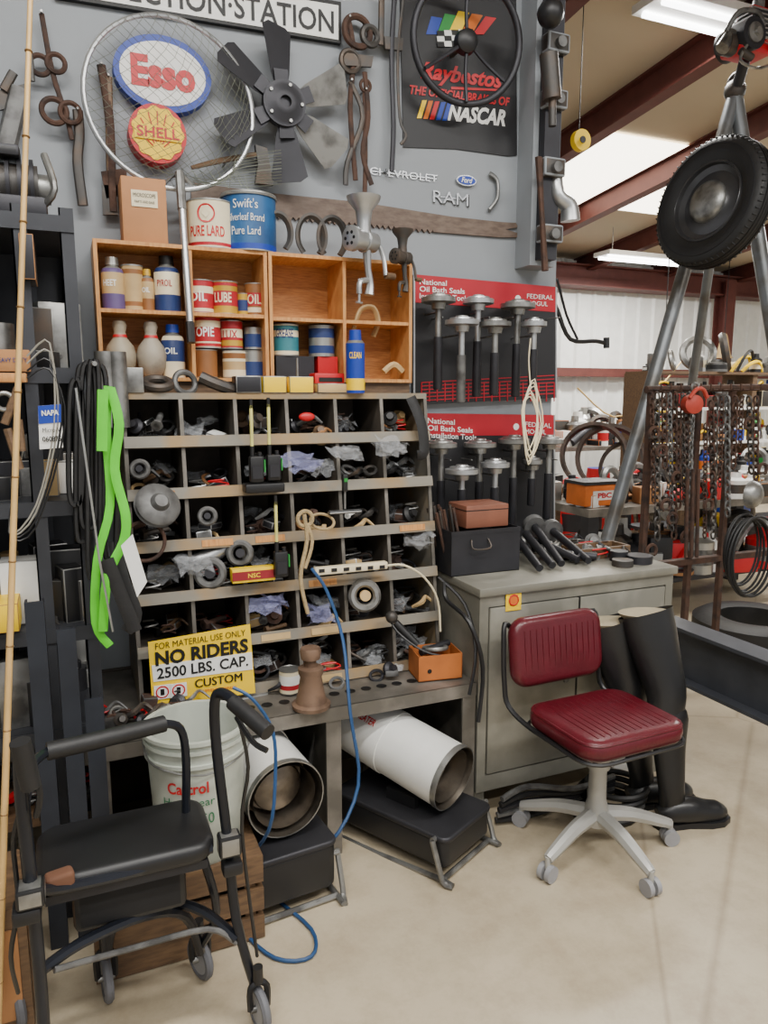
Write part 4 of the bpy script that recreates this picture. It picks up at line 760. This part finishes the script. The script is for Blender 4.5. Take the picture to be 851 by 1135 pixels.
# ---------------- chain rack ----------------
def chain(b,p,q,m,ll=.035,r=.0038):
    p=V(p);q=V(q);n=int((q-p).length/(ll*.72)); d=(q-p).normalized()
    for k in range(n):
        c=p+d*(k+.5)*ll*.72; sd=V((1,0,0)) if k%2 else V((0,1,0))
        b.tube([c+d*(math.cos(a)*ll/2)+sd*(math.sin(a)*ll*.32) for a in [2*math.pi*i/8 for i in range(8)]],r,m,4,closed=True,sm=False)
b=B('chain_rack_stand'); y=2.85; pA=S(716,432,y=y);pB=S(900,428,y=y)
b.tube([pA,pB],.018,rust,8,sm=False)
for px_ in (722,775,812): p=S(px_,430,y=y); b.bb(p.x-.014,p.x+.014,y-.014,y+.014,0,p.z,rust)
zz_=S(770,618,y=y).z; b.bb(pA.x,pB.x,y-.02,y+.02,zz_-.03,zz_,rust)
for k in range(12): p=S(722+k*11,432,y=y); b.tube([p,p+V((0,-.06,0)),p+V((0,-.06,.03))],.005,rust,5)
b.fin()
b=B('rusty_chains')
chm=[rust,iron,rust,gmet,rust]
for k,(px_,t,bt) in enumerate(((722,436,560),(728,436,600),(736,436,520),(742,436,590),(748,436,600),(752,450,570),(756,436,560),(760,440,605),(764,436,610),(782,470,600),(788,445,560),(793,440,600),(800,440,540),(806,440,575),(815,440,520),(822,440,500),(830,440,530),(838,440,560))):
    chain(b,S(px_,t,y=2.79),S(px_+random.uniform(-3,3),bt,y=2.79),chm[k%5],.05 if k%3 else .035,.006 if k%3 else .004)
b.fin()
b=B('shackles_and_hooks')
for px_,py_ in ((725,480),(738,560),(750,530),(760,595),(722,610),(785,560),(830,470),(845,520),(733,500),(745,575)):
    c=S(px_,py_,y=2.76); b.torus(c,(0,-1,0),.028,.009,rust,16,6,-60,240); b.cyl(c+V((-.03,0,-.02)),c+V((.03,0,-.02)),.007,iron,n=8)
b.fin()
b=B('chain_fall_hoist'); c=S(769,448,y=2.72); hr=M('hoist_red','a8382a',.5); b.lathe(c+V((0,.03,0)),(-.3,-1,0),[(0,0),(0,.045),(.05,.045),(.06,.02),(.06,0)],hr,24); b.tube([c+V((-.05,-.02,.03)),c+V((-.02,-.03,.07)),c+V((.03,-.02,.07)),c+V((.06,-.02,.03))],.01,hr,8); b.torus(c+V((0,0,.08)),(0,-1,0),.02,.006,steel,16,6); chain(b,c+V((0,0,-.05)),c+V((0,0,-.5)),gmet,.03,.003); b.fin()
b=B('long_reach_clamps')
for px_ in (762,768,774): b.cyl(S(px_,520,y=2.7),S(px_-2,618,y=2.7),.009,rust,n=8)
b.fin()
b=B('cable_coil')
for k in range(7): 
    c=S(822,612,y=2.55)+V((random.uniform(-.01,.01),-.012*k,random.uniform(-.02,.02))); b.tube([c+V((math.sin(a)*(.11+.006*k),0,math.cos(a)*(.17+.004*k))) for a in [2*math.pi*i/14 for i in range(14)]],.006,blkR,6,closed=True)
b.lathe(S(832,548,y=2.6),(.2,-1,0),[(0,0),(0,.07),(.03,.06),(.05,.03),(.05,0)],steel,20); b.cyl(S(832,548,y=2.6),S(835,570,y=2.85),.012,iron); b.fin()
ib=M('charcoal_steel','4a4d54',.45,.4,var=.15)
b=B('steel_i_beam'); x=2.46
b.bb(x-.006,x+.006,.6,2.62,.26,.48,ib); b.bb(x-.06,x+.06,.6,2.62,.48,.495,ib); b.bb(x-.06,x+.06,.6,2.62,.245,.26,ib)
for y_ in (.8,2.5): b.bb(x-.05,x+.05,y_-.05,y_+.05,0,.245,ib)
b.fin()
b=B('swing_arm_bracket'); yy_=2.81; b.tube([S(612,330,y=yy_),S(618,345,y=yy_),S(632,376,y=yy_),S(660,378,y=yy_),S(672,381,y=yy_)],.01,blk,8); b.tube([S(616,312,y=yy_),S(618,312,y=yy_),S(628,350,y=yy_),S(640,376,y=yy_)],.006,blk,6); b.cyl(S(672,374,y=yy_),S(672,386,y=yy_),.014,blk,n=10); b.bb(1.97,1.98,2.78,2.84,1.65,1.95,blk); b.fin()
# ---------------- far workshop ----------------
def far_bench(name,x0,x1,y0,y1,z):
    b=B(name); b.bb(x0,x1,y0,y1,z-.05,z,bench)
    for x in (x0+.05,x1-.05):
        for y_ in (y0+.05,y1-.05): b.bb(x-.04,x+.04,y_-.04,y_+.04,0,z-.05,dk)
    b.bb(x0+.05,x1-.05,y0+.1,y1-.05,.2,.23,dk); b.fin()
far_bench('work_bench',3.0,5.0,3.75,4.4,.78); far_bench('work_bench',5.0,7.6,5.0,5.8,.75); far_bench('work_bench',3.6,8.2,7.6,8.4,.85)
b=B('shop_shelving'); 
for z_ in (1.05,1.38,1.72): b.bb(5.0,7.6,5.4,5.8,z_-.025,z_,oldw if z_>1.5 else white)
for x in (5.02,6.3,7.56): b.bb(x-.03,x+.03,5.42,5.8,.75,1.7,oldw)
b.fin()
cols=[red,blu,yel,white,grn,orange,blk,steel,cream,lbl[5],blkR,card,iron,dk,white,tin]
def clutter(name,n,x0,x1,y0,y1,z,smin=.04,smax=.12,pal_=cols,hm=.24):
    global b
    b=B(name)
    for k in range(n):
        x=random.uniform(x0,x1);y_=random.uniform(y0,y1);h=random.uniform(.06,hm);r=random.uniform(smin,smax)/2;m_=random.choice(pal_);q=random.random()
        if q<.4: b.lathe((x,y_,z),(0,0,1),[(0,0),(0,r),(h*.2,r),(h*.55,r),(h*.7,r),(h*.8,r*.5),(h,r*.45),(h,0)],m_,12,[m_,m_,random.choice(pal_),m_,m_,m_,random.choice(pal_)])
        elif q<.65: b.box((x,y_,z+h*.35),(r*2.4,r*2,h*.7),m_,rot=(0,0,random.uniform(-30,30)),bev=.004)
        elif q<.72: b.torus((x,y_,z+r*2),(random.uniform(-1,1),-1,.3),r*1.6,r*.4,random.choice([blkR,iron,steel]),20,6)
        elif q<.88: b.tube([(x-r*2,y_,z+.01),(x-r,y_-.03,z+h*.7),(x+r,y_,z+h*.9),(x+r*2,y_+.02,z+.01)],r*.25,random.choice([blkR,steel,red,yel,iron]),6)
        else: b.cyl((x-r*2,y_,z+r*.6),(x+r*2,y_+.05,z+r*.6+h*.4),r*.6,m_)
    b.fin()
mech=[red,blk,dk,iron,gmet,steel,card,white,dk,iron,tin,steel,blkR]
clutter('bench_clutter',120,3.05,4.95,3.8,4.35,.78,.05,.16,mech,.2)
clutter('bottle_collection',100,5.1,7.5,5.1,5.7,.75,.06,.14); bot=[white,blu,yel,red,cream,grn,blk,white,white,blu]
clutter('shelf_bottles',80,6.1,7.5,5.45,5.7,1.05,.06,.12,bot,.28); clutter('shelf_parts',40,5.1,6.05,5.45,5.7,1.05,.06,.16,[dk,iron,gmet,blk,card,rust],.25); clutter('shelf_cans',45,6.1,7.5,5.45,5.7,1.38,.06,.12,[white,iron,blk,cream,dk,blu,gmet],.28); clutter('shelf_tools',30,5.1,6.05,5.45,5.7,1.38,.06,.16,[dk,iron,gmet,blk,rust],.25); clutter('shelf_top_stock',24,5.1,7.5,5.45,5.7,1.72,.08,.2,[card,iron,blk,gmet,cream,white])
clutter('back_bench_stock',150,3.7,8.1,7.7,8.3,.85,.08,.28,cols+mech,.5)
clutter('under_bench_stock',50,3.1,4.9,3.85,4.3,.23,.1,.3,mech,.4)
clutter('floor_stock',24,4.4,7.2,6.2,7.2,0,.2,.6,[blk,red,gmet,white,blu,steel,dk],1.1)
b=B('wheel_rims')
for px_,py_,r in ((658,505,.27),(676,508,.28),(696,520,.24)):
    c=S(px_,py_,y=4.9); b.lathe(c,(-.8,-1,.15),[(-.1,r),(-.09,r*.92),(.06,r*.92),(.08,r),(.1,r),(.1,r*.9),(-.08,r*.86),(-.1,r)],M('rim_rust','5a4b42',.5,.5,col2='3c332d'),36)
b.fin()
b=B('work_table'); b.bb(3.7,4.75,4.65,5.15,.7,.75,oldw); [b.bb(x,x+.05,y_,y_+.05,0,.7,oldw) for x in (3.72,4.68) for y_ in (4.67,5.08)]; b.fin()
b=B('tool_box_red'); c=S(658,552,y=3.9); b.box((c.x,3.9,.86),(.3,.2,.14),orange,bev=.01); b.box((c.x,3.797,.86),(.18,.004,.06),white); b.text('PBC',(c.x,3.793,.86),.035,.11,red,bold=.04); b.box((c.x,3.9,.94),(.32,.22,.02),blk); b.fin()
b=B('truck_tyre'); b.lathe((3.75,3.1,0),(0,0,1),[(.01,.2),(0,.24),(.0,.3),(.04,.35),(.16,.35),(.19,.3),(.19,.24),(.18,.2),(.01,.2)],blkR,36); b.fin()
b=B('ceiling_hung_cone'); c=S(803,370,y=8.3); b.lathe(c,(0,0,-1),[(0,.03),(.05,.05),(.3,.1),(.35,.14)],tan,16); b.cyl(c,(c.x,c.y,roofz(c.y)),.006,blk,n=6); b.fin()
b=B('hanging_air_hose'); c=S(735,440,y=6.2)
for k in range(3): b.torus(c+V((0,.03*k,-.02*k)),(0,-1,0),.16+.01*k,.012,[yel,blkR,red][k],28,6)
b.cyl(c+V((0,.03,.15)),(c.x,c.y+.03,roofz(6.2)),.006,blk,n=6)
b.tube([S(640,430,y=7.4),S(680,462,y=7.3),S(720,440,y=7.2),S(760,395,y=7.4)],.01,M('hose_tan','b89a55',.6),6); b.fin()
